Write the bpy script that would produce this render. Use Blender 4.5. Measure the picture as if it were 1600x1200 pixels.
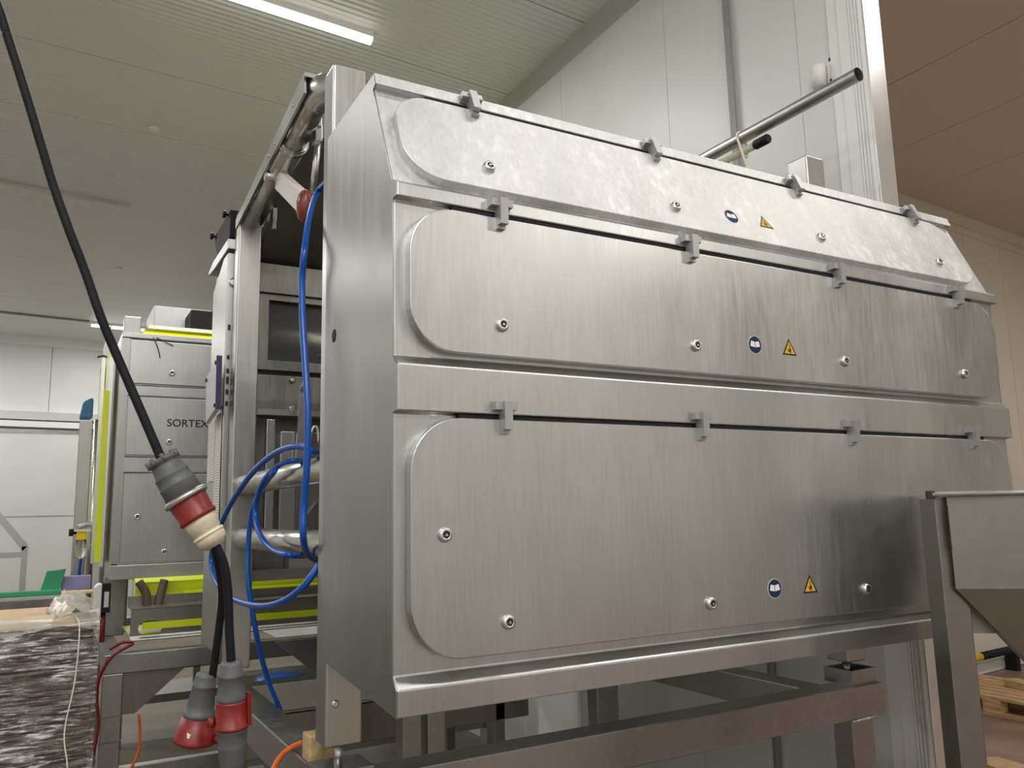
import bpy, bmesh, math, random
from mathutils import Matrix, Vector, Euler
random.seed(7)
for o in list(bpy.data.objects): bpy.data.objects.remove(o, do_unlink=True)
scene = bpy.context.scene
COL = scene.collection

# ---------------------------------------------------------------- camera
cam_d = bpy.data.cameras.new('camera'); cam = bpy.data.objects.new('camera', cam_d); COL.objects.link(cam)
cam_d.sensor_fit = 'HORIZONTAL'; cam_d.sensor_width = 36.0; cam_d.lens = 1280.0 / 1600.0 * 36.0
cam_d.clip_start = 0.05; cam_d.clip_end = 100
ROWS = ((0.87116,-0.05790,-0.48757),(-0.49050,-0.14759,-0.85885),(-0.02223,0.98735,-0.15698))
CL = (-0.6504,-1.6568,1.6800)
cam.matrix_world = Matrix([list(ROWS[i]) + [CL[i]] for i in range(3)] + [[0, 0, 0, 1]])
scene.camera = cam

# ---------------------------------------------------------------- world and exposure
w = bpy.data.worlds.new('world'); scene.world = w; w.use_nodes = True
w.node_tree.nodes['Background'].inputs[0].default_value = (0.6, 0.62, 0.65, 1)
w.node_tree.nodes['Background'].inputs[1].default_value = 0.15
scene.view_settings.view_transform = 'Standard'; scene.view_settings.look = 'None'
scene.view_settings.exposure = 0.0; scene.view_settings.gamma = 1.0
scene.view_settings.use_curve_mapping = False
LAMP_W = 59.0          # watts of each ceiling batten's light
CZ = 4.93              # ceiling height

# ---------------------------------------------------------------- materials
MATS = {}
def newmat(name):
    m = bpy.data.materials.new(name); m.use_nodes = True
    nt = m.node_tree; b = nt.nodes['Principled BSDF']; MATS[name] = m
    return m, nt, b
def plain(name, col, rough=0.5, metal=0.0, noise=0.0, scale=20.0, bump=0.0, spec=0.5):
    m, nt, b = newmat(name)
    b.inputs['Base Color'].default_value = (*col, 1); b.inputs['Roughness'].default_value = rough
    b.inputs['Metallic'].default_value = metal; b.inputs['Specular IOR Level'].default_value = spec
    if noise or bump:
        tc = nt.nodes.new('ShaderNodeTexCoord'); n = nt.nodes.new('ShaderNodeTexNoise')
        n.inputs['Scale'].default_value = scale; n.inputs['Detail'].default_value = 5
        nt.links.new(tc.outputs['Object'], n.inputs['Vector'])
        if noise:
            r = nt.nodes.new('ShaderNodeValToRGB')
            lo = tuple(max(0, c * (1 - noise)) for c in col); hi = tuple(min(1, c * (1 + noise)) for c in col)
            r.color_ramp.elements[0].color = (*lo, 1); r.color_ramp.elements[1].color = (*hi, 1)
            r.color_ramp.elements[0].position = 0.3; r.color_ramp.elements[1].position = 0.7
            nt.links.new(n.outputs['Fac'], r.inputs['Fac']); nt.links.new(r.outputs['Color'], b.inputs['Base Color'])
        if bump:
            bp = nt.nodes.new('ShaderNodeBump'); bp.inputs['Strength'].default_value = bump; bp.inputs['Distance'].default_value = 0.004
            nt.links.new(n.outputs['Fac'], bp.inputs['Height']); nt.links.new(bp.outputs['Normal'], b.inputs['Normal'])
    return m
def steel(name, base=(0.60, 0.59, 0.565), r0=0.24, r1=0.42, streak=(160, 160, 5), aniso=0.55, rot=0.0, smudge=0.18, bump=0.05, sscale=2.4, specks=0.0, metal=1.0):
    m, nt, b = newmat(name)
    N = nt.nodes.new; LK = nt.links.new
    b.inputs['Metallic'].default_value = metal
    tc = N('ShaderNodeTexCoord')
    mp = N('ShaderNodeMapping'); mp.inputs['Scale'].default_value = streak; LK(tc.outputs['Object'], mp.inputs['Vector'])
    s = N('ShaderNodeTexNoise'); s.inputs['Scale'].default_value = 1.0; s.inputs['Detail'].default_value = 3; LK(mp.outputs['Vector'], s.inputs['Vector'])
    mp2 = N('ShaderNodeMapping'); mp2.inputs['Scale'].default_value = (1.0, 1.0, 0.45); LK(tc.outputs['Object'], mp2.inputs['Vector'])
    g = N('ShaderNodeTexNoise'); g.inputs['Scale'].default_value = sscale; g.inputs['Detail'].default_value = 7; g.inputs['Roughness'].default_value = 0.62
    LK(mp2.outputs['Vector'], g.inputs['Vector'])
    mix = N('ShaderNodeMath'); mix.operation = 'MULTIPLY_ADD'; mix.inputs[1].default_value = 0.35; LK(s.outputs['Fac'], mix.inputs[0])
    ml = N('ShaderNodeMath'); ml.operation = 'MULTIPLY'; ml.inputs[1].default_value = 0.65; LK(g.outputs['Fac'], ml.inputs[0]); LK(ml.outputs[0], mix.inputs[2])
    rr = N('ShaderNodeMapRange'); rr.inputs['From Min'].default_value = 0.33; rr.inputs['From Max'].default_value = 0.67
    rr.inputs['To Min'].default_value = r0; rr.inputs['To Max'].default_value = r1; LK(mix.outputs[0], rr.inputs['Value'])
    LK(rr.outputs['Result'], b.inputs['Roughness'])
    cr = N('ShaderNodeValToRGB'); cr.color_ramp.elements[0].position = 0.3; cr.color_ramp.elements[1].position = 0.7
    cr.color_ramp.elements[0].color = (*[c * (1 - smudge) for c in base], 1); cr.color_ramp.elements[1].color = (*[min(1, c * (1 + smudge)) for c in base], 1)
    LK(mix.outputs[0], cr.inputs['Fac'])
    if specks:
        v = N('ShaderNodeTexNoise'); v.inputs['Scale'].default_value = 38; v.inputs['Detail'].default_value = 6; LK(mp2.outputs['Vector'], v.inputs['Vector'])
        vr = N('ShaderNodeMapRange'); vr.inputs['From Min'].default_value = 0.50; vr.inputs['From Max'].default_value = 0.68; vr.inputs['To Max'].default_value = specks; LK(v.outputs['Fac'], vr.inputs['Value'])
        gm = N('ShaderNodeMapRange'); gm.inputs['From Min'].default_value = 0.42; gm.inputs['From Max'].default_value = 0.6; LK(g.outputs['Fac'], gm.inputs['Value'])
        mu = N('ShaderNodeMath'); mu.operation = 'MULTIPLY'; LK(vr.outputs['Result'], mu.inputs[0]); LK(gm.outputs['Result'], mu.inputs[1])
        mc = N('ShaderNodeMix'); mc.data_type = 'RGBA'; mc.inputs['B'].default_value = (0.82, 0.81, 0.79, 1)
        LK(mu.outputs[0], mc.inputs['Factor']); LK(cr.outputs['Color'], mc.inputs['A']); LK(mc.outputs['Result'], b.inputs['Base Color'])
    else:
        LK(cr.outputs['Color'], b.inputs['Base Color'])
    bp = N('ShaderNodeBump'); bp.inputs['Strength'].default_value = bump; bp.inputs['Distance'].default_value = 0.002
    LK(s.outputs['Fac'], bp.inputs['Height']); LK(bp.outputs['Normal'], b.inputs['Normal'])
    if aniso:
        b.inputs['Anisotropic'].default_value = aniso; b.inputs['Anisotropic Rotation'].default_value = rot
        t = N('ShaderNodeTangent'); t.direction_type = 'RADIAL'; t.axis = 'Z'; LK(t.outputs['Tangent'], b.inputs['Tangent'])
    return m
steel('steel_front', base=(0.55, 0.555, 0.55), r0=0.29, r1=0.46, streak=(150, 150, 9), smudge=0.14, bump=0.015)
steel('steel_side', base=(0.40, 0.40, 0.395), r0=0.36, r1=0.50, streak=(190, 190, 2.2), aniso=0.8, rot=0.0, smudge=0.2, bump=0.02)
steel('steel_dusty', base=(0.62, 0.62, 0.62), r0=0.46, r1=0.64, streak=(110, 110, 16), aniso=0, smudge=0.26, specks=1.0, sscale=5.0, bump=0.03, metal=0.62)
steel('steel_post', base=(0.47, 0.465, 0.45), r0=0.30, r1=0.44, streak=(170, 170, 4), aniso=0.4, smudge=0.12, bump=0.03)
steel('steel_tube', base=(0.62, 0.60, 0.57), r0=0.22, r1=0.36, streak=(60, 8, 60), aniso=0, smudge=0.15)
steel('steel_dark', base=(0.30, 0.29, 0.27), r0=0.32, r1=0.50, streak=(90, 90, 6), aniso=0, smudge=0.18)
steel('steel_beam', base=(0.40, 0.40, 0.39), r0=0.28, r1=0.46, streak=(40, 40, 40), aniso=0, smudge=0.2)
steel('steel_hopper', base=(0.27, 0.255, 0.235), r0=0.34, r1=0.5, streak=(30, 30, 30), aniso=0, smudge=0.12)
steel('steel_bright', base=(0.66, 0.655, 0.65), r0=0.28, r1=0.38, streak=(60, 60, 60), aniso=0, smudge=0.06, bump=0.0)
steel('steel_hinge', base=(0.42, 0.42, 0.42), r0=0.40, r1=0.48, streak=(60, 60, 60), aniso=0, smudge=0.05, bump=0.0, metal=0.75)
steel('galvanised', base=(0.50, 0.50, 0.49), r0=0.35, r1=0.5, streak=(40, 40, 40), aniso=0, smudge=0.15)
plain('wall_white', (0.66, 0.67, 0.65), 0.42, noise=0.04, scale=1.5)
plain('wall_cream', (0.70, 0.66, 0.58), 0.45, noise=0.04, scale=1.5)
plain('trim_white', (0.80, 0.80, 0.79), 0.35)
plain('trim_grey', (0.50, 0.50, 0.49), 0.3, metal=0.4)
plain('alu', (0.78, 0.78, 0.77), 0.32, metal=0.8, noise=0.05, scale=8)
plain('grout', (0.12, 0.12, 0.11), 0.8)
plain('black_rubber', (0.012, 0.012, 0.014), 0.6, spec=0.25)
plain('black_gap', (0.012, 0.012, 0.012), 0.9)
plain('cable_black', (0.010, 0.010, 0.012), 0.6, noise=0.25, scale=60, spec=0.2)
plain('plug_grey', (0.10, 0.105, 0.11), 0.5, noise=0.12, scale=40, bump=0.1)
plain('plug_red', (0.20, 0.010, 0.010), 0.4, noise=0.15, scale=40)
plain('plug_cream', (0.62, 0.54, 0.42), 0.6, noise=0.15, scale=50, bump=0.2)
plain('hose_blue', (0.002, 0.075, 0.40), 0.28)
plain('blue_film', (0.01, 0.16, 0.60), 0.3)
plain('orange', (0.75, 0.14, 0.02), 0.45)
plain('fluo', (0.70, 0.80, 0.02), 0.3)
plain('yellow', (0.86, 0.80, 0.0), 0.4)
plain('safety_yellow', (0.85, 0.58, 0.02), 0.4)
plain('sign_blue', (0.018, 0.03, 0.085), 0.65, spec=0.2)
plain('sign_white', (0.85, 0.86, 0.86), 0.65, spec=0.2)
plain('sign_amber', (0.80, 0.46, 0.05), 0.65, spec=0.2)
plain('sign_black', (0.015, 0.014, 0.012), 0.5)
plain('paper', (0.75, 0.74, 0.70), 0.8)
plain('knob_red', (0.22, 0.045, 0.03), 0.32, noise=0.2, scale=30)
plain('glass_dark', (0.02, 0.022, 0.022), 0.08, spec=0.8)
plain('screen_grey', (0.36, 0.36, 0.40), 0.3)
plain('purple_edge', (0.03, 0.025, 0.09), 0.4)
plain('carton', (0.090, 0.058, 0.042), 0.7, noise=0.25, scale=12)
plain('carton_light', (0.60, 0.43, 0.26), 0.75, noise=0.1, scale=15)
plain('white_plastic', (0.78, 0.76, 0.72), 0.45)
plain('green_belt', (0.02, 0.26, 0.11), 0.5)
plain('blue_cloth', (0.06, 0.16, 0.30), 0.85, noise=0.2, scale=30)
plain('lilac', (0.33, 0.31, 0.55), 0.6)
plain('string_white', (0.76, 0.72, 0.60), 0.8)
m, nt, b = newmat('wood')
tc = nt.nodes.new('ShaderNodeTexCoord'); mp = nt.nodes.new('ShaderNodeMapping'); mp.inputs['Scale'].default_value = (14, 2.5, 14)
nz = nt.nodes.new('ShaderNodeTexNoise'); nz.inputs['Scale'].default_value = 3; nz.inputs['Detail'].default_value = 6
cr = nt.nodes.new('ShaderNodeValToRGB'); cr.color_ramp.elements[0].color = (0.40, 0.25, 0.11, 1); cr.color_ramp.elements[1].color = (0.68, 0.50, 0.28, 1)
cr.color_ramp.elements[0].position = 0.3; cr.color_ramp.elements[1].position = 0.7
nt.links.new(tc.outputs['Object'], mp.inputs['Vector']); nt.links.new(mp.outputs['Vector'], nz.inputs['Vector']); nt.links.new(nz.outputs['Fac'], cr.inputs['Fac'])
nt.links.new(cr.outputs['Color'], b.inputs['Base Color']); b.inputs['Roughness'].default_value = 0.75
# floor: worn red-brown resin with damp streaks
m, nt, b = newmat('floor_resin')
tc = nt.nodes.new('ShaderNodeTexCoord'); mp = nt.nodes.new('ShaderNodeMapping'); mp.inputs['Scale'].default_value = (0.35, 1.6, 1)
nz = nt.nodes.new('ShaderNodeTexNoise'); nz.inputs['Scale'].default_value = 1.6; nz.inputs['Detail'].default_value = 9; nz.inputs['Roughness'].default_value = 0.65
cr = nt.nodes.new('ShaderNodeValToRGB'); cr.color_ramp.elements[0].color = (0.095, 0.075, 0.048, 1); cr.color_ramp.elements[1].color = (0.27, 0.215, 0.15, 1)
cr.color_ramp.elements[0].position = 0.32; cr.color_ramp.elements[1].position = 0.68
nt.links.new(tc.outputs['Object'], mp.inputs['Vector']); nt.links.new(mp.outputs['Vector'], nz.inputs['Vector']); nt.links.new(nz.outputs['Fac'], cr.inputs['Fac'])
nt.links.new(cr.outputs['Color'], b.inputs['Base Color'])
rr = nt.nodes.new('ShaderNodeMapRange'); rr.inputs['To Min'].default_value = 0.25; rr.inputs['To Max'].default_value = 0.6; nt.links.new(nz.outputs['Fac'], rr.inputs['Value']); nt.links.new(rr.outputs['Result'], b.inputs['Roughness'])
plain('floor_red', (0.28, 0.19, 0.16), 0.45, noise=0.35, scale=2.2)
# ribbed ceiling sheet (fine lining as relief)
def ribbed(name, col, axis, period, rough, strength, slope=0.0):
    m, nt, b = newmat(name)
    b.inputs['Base Color'].default_value = (*col, 1); b.inputs['Roughness'].default_value = rough
    tc = nt.nodes.new('ShaderNodeTexCoord'); sp = nt.nodes.new('ShaderNodeSeparateXYZ'); nt.links.new(tc.outputs['Object'], sp.inputs[0])
    a = nt.nodes.new('ShaderNodeMath'); a.operation = 'MULTIPLY_ADD'; a.inputs[1].default_value = -slope
    nt.links.new(sp.outputs[0 if axis else 1], a.inputs[0]); nt.links.new(sp.outputs[axis], a.inputs[2])
    mu = nt.nodes.new('ShaderNodeMath'); mu.operation = 'MULTIPLY'; mu.inputs[1].default_value = 2 * math.pi / period; nt.links.new(a.outputs[0], mu.inputs[0])
    sn = nt.nodes.new('ShaderNodeMath'); sn.operation = 'SINE'; nt.links.new(mu.outputs[0], sn.inputs[0])
    bp = nt.nodes.new('ShaderNodeBump'); bp.inputs['Strength'].default_value = strength; bp.inputs['Distance'].default_value = 0.0035
    nt.links.new(sn.outputs[0], bp.inputs['Height']); nt.links.new(bp.outputs['Normal'], b.inputs['Normal'])
SLOPE = 0.075
ribbed('ceiling_ribbed', (0.68, 0.675, 0.635), 1, 0.053, 0.42, 1.0, SLOPE)
plain('cove_olive', (0.42, 0.42, 0.375), 0.5)
plain('ceiling_plain', (0.62, 0.56, 0.49), 0.5)
m, nt, b = newmat('lamp_glow')
b.inputs['Base Color'].default_value = (1, 1, 1, 1); b.inputs['Emission Color'].default_value = (1, 0.985, 0.94, 1); b.inputs['Emission Strength'].default_value = 5
m, nt, b = newmat('clear_plastic')
b.inputs['Base Color'].default_value = (0.92, 0.94, 0.90, 1); b.inputs['Roughness'].default_value = 0.08; b.inputs['Transmission Weight'].default_value = 0.95; b.inputs['IOR'].default_value = 1.3
m, nt, b = newmat('fluo_clear')
b.inputs['Base Color'].default_value = (0.80, 0.88, 0.06, 1); b.inputs['Roughness'].default_value = 0.12; b.inputs['Transmission Weight'].default_value = 0.55; b.inputs['IOR'].default_value = 1.2
# stretch film: thin clear sheet with glossy wrinkles
m, nt, b = newmat('stretch_film')
nt.nodes.remove(b); out = nt.nodes['Material Output']
tr = nt.nodes.new('ShaderNodeBsdfTransparent'); gl = nt.nodes.new('ShaderNodeBsdfGlossy'); gl.inputs['Roughness'].default_value = 0.12; gl.inputs['Color'].default_value = (0.9, 0.9, 0.92, 1)
mx = nt.nodes.new('ShaderNodeMixShader'); tc = nt.nodes.new('ShaderNodeTexCoord'); mp = nt.nodes.new('ShaderNodeMapping'); mp.inputs['Scale'].default_value = (9, 9, 75)
mp.inputs['Rotation'].default_value = (0, 0.10, 0)
nz = nt.nodes.new('ShaderNodeTexNoise'); nz.inputs['Scale'].default_value = 1.0; nz.inputs['Detail'].default_value = 5; nz.inputs['Roughness'].default_value = 0.6
bp = nt.nodes.new('ShaderNodeBump'); bp.inputs['Strength'].default_value = 1.0; bp.inputs['Distance'].default_value = 0.03
rr = nt.nodes.new('ShaderNodeMapRange'); rr.inputs['From Min'].default_value = 0.45; rr.inputs['From Max'].default_value = 0.62; rr.inputs['To Min'].default_value = 0.05; rr.inputs['To Max'].default_value = 0.75
L = nt.links.new
L(tc.outputs['Object'], mp.inputs['Vector']); L(mp.outputs['Vector'], nz.inputs['Vector']); L(nz.outputs['Fac'], bp.inputs['Height']); L(bp.outputs['Normal'], gl.inputs['Normal'])
L(nz.outputs['Fac'], rr.inputs['Value']); L(rr.outputs['Result'], mx.inputs['Fac']); L(tr.outputs[0], mx.inputs[1]); L(gl.outputs[0], mx.inputs[2])
df = nt.nodes.new('ShaderNodeBsdfDiffuse'); df.inputs['Color'].default_value = (0.85, 0.85, 0.87, 1); mx2 = nt.nodes.new('ShaderNodeMixShader')  # white mixed in for whitened creases and as painted glints on the film
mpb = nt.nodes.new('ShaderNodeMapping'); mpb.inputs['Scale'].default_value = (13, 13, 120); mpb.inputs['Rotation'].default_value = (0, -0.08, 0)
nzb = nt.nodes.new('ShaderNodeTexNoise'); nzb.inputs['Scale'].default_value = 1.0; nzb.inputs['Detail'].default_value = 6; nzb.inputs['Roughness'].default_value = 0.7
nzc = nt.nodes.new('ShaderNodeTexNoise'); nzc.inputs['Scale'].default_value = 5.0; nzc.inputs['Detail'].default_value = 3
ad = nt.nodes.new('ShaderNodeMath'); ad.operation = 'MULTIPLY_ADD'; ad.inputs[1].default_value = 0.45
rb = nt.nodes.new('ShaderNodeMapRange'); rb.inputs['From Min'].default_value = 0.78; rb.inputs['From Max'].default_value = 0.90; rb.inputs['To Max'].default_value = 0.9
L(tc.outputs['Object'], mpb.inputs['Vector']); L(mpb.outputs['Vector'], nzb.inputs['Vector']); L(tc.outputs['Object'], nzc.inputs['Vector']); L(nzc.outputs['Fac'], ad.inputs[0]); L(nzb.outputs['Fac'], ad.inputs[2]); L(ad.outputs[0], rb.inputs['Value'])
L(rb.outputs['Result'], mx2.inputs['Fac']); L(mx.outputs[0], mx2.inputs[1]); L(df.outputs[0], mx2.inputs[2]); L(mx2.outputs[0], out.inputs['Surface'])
m, nt, b = newmat('film_white')
b.inputs['Base Color'].default_value = (0.75, 0.70, 0.60, 1); b.inputs['Roughness'].default_value = 0.25; b.inputs['Alpha'].default_value = 0.55
# printed list on paper: rows of fine grey lines
m, nt, b = newmat('paper_print')
tc = nt.nodes.new('ShaderNodeTexCoord'); wv = nt.nodes.new('ShaderNodeTexWave'); wv.bands_direction = 'Z'; wv.inputs['Scale'].default_value = 28
nz = nt.nodes.new('ShaderNodeTexNoise'); nz.inputs['Scale'].default_value = 220; mu = nt.nodes.new('ShaderNodeMath'); mu.operation = 'MULTIPLY'
cr = nt.nodes.new('ShaderNodeValToRGB'); cr.color_ramp.elements[0].color = (0.72, 0.71, 0.67, 1); cr.color_ramp.elements[1].color = (0.25, 0.25, 0.24, 1); cr.color_ramp.elements[0].position = 0.3; cr.color_ramp.elements[1].position = 0.6
L = nt.links.new
L(tc.outputs['Object'], wv.inputs['Vector']); L(tc.outputs['Object'], nz.inputs['Vector']); L(wv.outputs['Fac'], mu.inputs[0]); L(nz.outputs['Fac'], mu.inputs[1]); L(mu.outputs[0], cr.inputs['Fac']); L(cr.outputs['Color'], b.inputs['Base Color'])
b.inputs['Roughness'].default_value = 0.8

# ---------------------------------------------------------------- mesh builder
class MB:
    def __init__(s): s.v = []; s.f = []; s.m = []; s.sm = []; s.M = None
    def _add(s, vs, fs, mi=0, smooth=False):
        n = len(s.v)
        s.v += [tuple(s.M @ Vector(p)) if s.M else tuple(p) for p in vs]
        for f in fs: s.f.append(tuple(i + n for i in f)); s.m.append(mi); s.sm.append(smooth)
        return s
    def box(s, x0, x1, y0, y1, z0, z1, mi=0):
        vs = [(x, y, z) for z in (z0, z1) for y in (y0, y1) for x in (x0, x1)]
        return s._add(vs, [(0, 2, 3, 1), (4, 5, 7, 6), (0, 1, 5, 4), (2, 6, 7, 3), (0, 4, 6, 2), (1, 3, 7, 5)], mi)
    def prism(s, poly, axis, a, b, mi=0, smooth=False):
        # poly: list of 2-D points in the two other axes, extruded along axis from a to b
        def P(p, t):
            return (t, p[0], p[1]) if axis == 0 else ((p[0], t, p[1]) if axis == 1 else (p[0], p[1], t))
        n = len(poly); vs = [P(p, a) for p in poly] + [P(p, b) for p in poly]
        s._add(vs, [tuple(range(n))[::-1], tuple(range(n, 2 * n))], mi)
        n0 = len(s.v) - 2 * n
        for i in range(n):
            j = (i + 1) % n; s.f.append((n0 + i, n0 + j, n0 + n + j, n0 + n + i)); s.m.append(mi); s.sm.append(smooth)
        return s
    def hull8(s, bot, top, mi=0):
        n = len(bot); s._add(list(bot) + list(top), [tuple(range(n))[::-1], tuple(range(n, 2 * n))] + [(i, (i + 1) % n, n + (i + 1) % n, n + i) for i in range(n)], mi); return s
    def tube(s, pts, r, n=12, mi=0, caps=True):
        pts = [Vector(p) for p in pts]; K = len(pts)
        rr = r if isinstance(r, (list, tuple)) else [r] * K
        t0 = (pts[1] - pts[0]).normalized(); u = t0.orthogonal().normalized(); vs = []
        for i, p in enumerate(pts):
            t = ((pts[min(i + 1, K - 1)] - pts[max(i - 1, 0)]).normalized())
            u = (u - t * u.dot(t)).normalized(); w_ = t.cross(u)
            for k in range(n):
                a = 2 * math.pi * k / n; vs.append(p + (u * math.cos(a) + w_ * math.sin(a)) * rr[i])
        fs = []
        for i in range(K - 1):
            for k in range(n):
                k2 = (k + 1) % n; fs.append((i * n + k, i * n + k2, (i + 1) * n + k2, (i + 1) * n + k))
        s._add(vs, fs, mi, True)
        n0 = len(s.v) - len(vs)
        if caps:
            s.f.append(tuple(n0 + k for k in range(n))[::-1]); s.m.append(mi); s.sm.append(False)
            s.f.append(tuple(n0 + (K - 1) * n + k for k in range(n))); s.m.append(mi); s.sm.append(False)
        return s
    def lathe(s, p0, p1, prof, n=20, mi=0, smooth=True):
        # prof: list of (t metres along axis from p0, radius[, material])
        p0 = Vector(p0); t = (Vector(p1) - p0).normalized(); u = t.orthogonal().normalized(); w_ = t.cross(u); vs = []
        for q in prof:
            for k in range(n):
                a = 2 * math.pi * k / n; vs.append(p0 + t * q[0] + (u * math.cos(a) + w_ * math.sin(a)) * q[1])
        n0 = len(s.v); s._add(vs, [])
        for i in range(len(prof) - 1):
            mm = prof[i][2] if len(prof[i]) > 2 else mi
            for k in range(n):
                k2 = (k + 1) % n; s.f.append((n0 + i * n + k, n0 + i * n + k2, n0 + (i + 1) * n + k2, n0 + (i + 1) * n + k)); s.m.append(mm)
                s.sm.append(smooth)
        s.f.append(tuple(n0 + k for k in range(n))[::-1]); s.m.append(prof[0][2] if len(prof[0]) > 2 else mi); s.sm.append(False)
        s.f.append(tuple(n0 + (len(prof) - 1) * n + k for k in range(n))); s.m.append(prof[-1][2] if len(prof[-1]) > 2 else mi); s.sm.append(False)
        return s

ORG = {}   # world origin used by the meshes of each thing
def thing(name, label, cat, loc, group=None):
    o = bpy.data.objects.new(name, None); COL.objects.link(o); o.location = loc; o.empty_display_size = 0.1
    o['label'] = label; o['category'] = cat
    if group: o['group'] = group
    ORG[o.name] = Vector(loc); return o
def mesh_of(name, mb, mats, org=Vector((0, 0, 0))):
    me = bpy.data.meshes.new(name); me.from_pydata([tuple(Vector(v) - org) for v in mb.v], [], mb.f)
    for mn in (mats if isinstance(mats, (list, tuple)) else [mats]): me.materials.append(MATS[mn])
    for p, mi, sm in zip(me.polygons, mb.m, mb.sm): p.material_index = mi; p.use_smooth = sm
    bm = bmesh.new(); bm.from_mesh(me); bmesh.ops.recalc_face_normals(bm, faces=bm.faces); bm.to_mesh(me); bm.free()
    me.update(); return me
def root_of(o):
    while o.parent: o = o.parent
    return o
def obj(name, mb, mats, parent=None, bevel=0.0, label=None, seg=2, org=None):
    o0 = ORG[root_of(parent).name] if parent else (Vector(org) if org else Vector((0, 0, 0)))
    me = mesh_of(name, mb, mats, o0)
    o = bpy.data.objects.new(name, me); COL.objects.link(o)
    if parent: o.parent = parent
    else: o.location = o0; ORG[o.name] = o0
    if bevel:
        md = o.modifiers.new('bevel', 'BEVEL'); md.width = bevel; md.segments = seg; md.limit_method = 'ANGLE'; md.angle_limit = math.radians(40)
        md.harden_normals = False
    if label: o['label'] = label
    return o
def tag(o, label, cat, group=None):
    o['label'] = label; o['category'] = cat
    if group: o['group'] = group
    return o
def struct(name, mb, mats, parent=None, bevel=0.0, label=None):
    o = obj(name, mb, mats, parent, bevel)
    if not parent: o['kind'] = 'structure'
    if label: o['label'] = label
    return o
def inst(name, me, parent, M):
    # a shared-mesh sub-part placed by a world matrix
    o = bpy.data.objects.new(name, me); COL.objects.link(o); o.parent = parent
    T = Matrix.Translation(-ORG[root_of(parent).name]); o.matrix_local = T @ M; return o
def smooth_path(pts, sub=6):
    P = [Vector(p) for p in pts]; out = []
    for i in range(len(P) - 1):
        p0, p1, p2, p3 = P[max(i - 1, 0)], P[i], P[i + 1], P[min(i + 2, len(P) - 1)]
        for k in range(sub):
            t = k / sub
            out.append(0.5 * ((2 * p1) + (p2 - p0) * t + (2 * p0 - 5 * p1 + 4 * p2 - p3) * t * t + (3 * p1 - p0 - 3 * p2 + p3) * t ** 3))
    out.append(P[-1]); return out
def rrect(x0, x1, z0, z1, r, n=10):
    pts = []
    for cx, cz, a0 in ((x1 - r, z1 - r, 0), (x0 + r, z1 - r, 90), (x0 + r, z0 + r, 180), (x1 - r, z0 + r, 270)):
        for k in range(n + 1):
            a = math.radians(a0 + 90 * k / n); pts.append((cx + r * math.cos(a), cz + r * math.sin(a)))
    return pts

# ================================================================ SETTING
PX = 2.36; PT = 0.09; PY0 = 0.43        # partition wall: face, thickness, free end
struct('floor', MB().box(-5.2, PX + 0.045, -6.2, 16.2, -0.1, 0.0), 'floor_resin', label='olive-brown resin floor of the hall with damp streaks')
struct('floor', MB().box(PX + 0.045, 12.2, -6.2, 16.2, -0.1, 0.0), 'floor_red', label='red-brown resin floor of the annex')
# main ceiling: backing sheet with one ribbed panel per metre
c = struct('ceiling', MB().box(-5.2, PX + 0.045, -6.2, 16.2, CZ + 0.012, CZ + 0.1), 'grout', label='white ribbed sandwich-panel ceiling')
pitch = 1.066; k = -9
while True:
    y0 = 2.475 + k * pitch; k += 1
    if y0 > 15.6: break
    if y0 < -7.2: continue
    ya, yb = y0 + 0.004, y0 + pitch - 0.004
    mb = MB()
    def yy(y, x): return y + SLOPE * (x - 2.33)
    xs = (-5.2, PX + 0.045)
    bot = [(xs[0], yy(ya, xs[0]), CZ), (xs[1], yy(ya, xs[1]), CZ), (xs[1], yy(yb, xs[1]), CZ), (xs[0], yy(yb, xs[0]), CZ)]
    mb.hull8(bot, [(p[0], p[1], CZ + 0.02) for p in bot]); obj('ceiling_panel', mb, 'ceiling_ribbed', c)
# annex ceiling, seams along the depth
c2 = struct('ceiling', MB().box(PX + 0.045, 12.2, -6.2, 16.2, CZ + 0.012, CZ + 0.1), 'grout', label='flat beige panel ceiling of the annex')
x = 2.65
xs = [PX + 0.05]
while x < 12.2: xs.append(x); x += 1.13
xs.append(12.2)
for a, b_ in zip(xs[:-1], xs[1:]):
    obj('ceiling_panel', MB().box(a + 0.004, b_ - 0.004, -6.2, 16.2, CZ, CZ + 0.02), 'ceiling_plain', c2)
# partition wall on the right, in tall panels
wp = struct('wall_partition', MB().box(PX + 0.012, PX + PT - 0.006, PY0 + 0.01, 15.2, 0, CZ), 'grout', label='white panelled partition wall behind the steel sorter')
ys = [0.622, 0.806, 1.74, 2.85, 3.96, 5.07, 6.18, 7.29, 8.4, 9.5, 10.6, 11.7, 12.8, 13.9, 15.2]
for a, b_ in zip(ys[:-1], ys[1:]):
    obj('wall_panel', MB().box(PX, PX + 0.02, a + 0.0015, b_ - 0.0015, 0, CZ), 'wall_white', wp)
obj('wall_panel', MB().box(PX + PT - 0.012, PX + PT, PY0, 15.2, 0, CZ), 'wall_cream', wp)
t = struct('trim_1', MB().box(PX - 0.012, PX + 0.02, PY0 + 0.13, 0.619, 0, CZ).box(PX - 0.022, PX + 0.02, PY0 + 0.075, PY0 + 0.13, 0, CZ), 'trim_white', label='white moulded edge trim of the partition wall')
for d in (0.012, 0.026, 0.044, 0.058):
    obj('trim_rib', MB().box(PX - 0.027, PX + 0.02, PY0 + d, PY0 + d + 0.010, 0, CZ), 'trim_white', t)
obj('trim_bed', MB().box(PX - 0.020, PX + 0.02, PY0 + 0.004, PY0 + 0.075, 0, CZ), 'trim_white', t)
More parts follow.
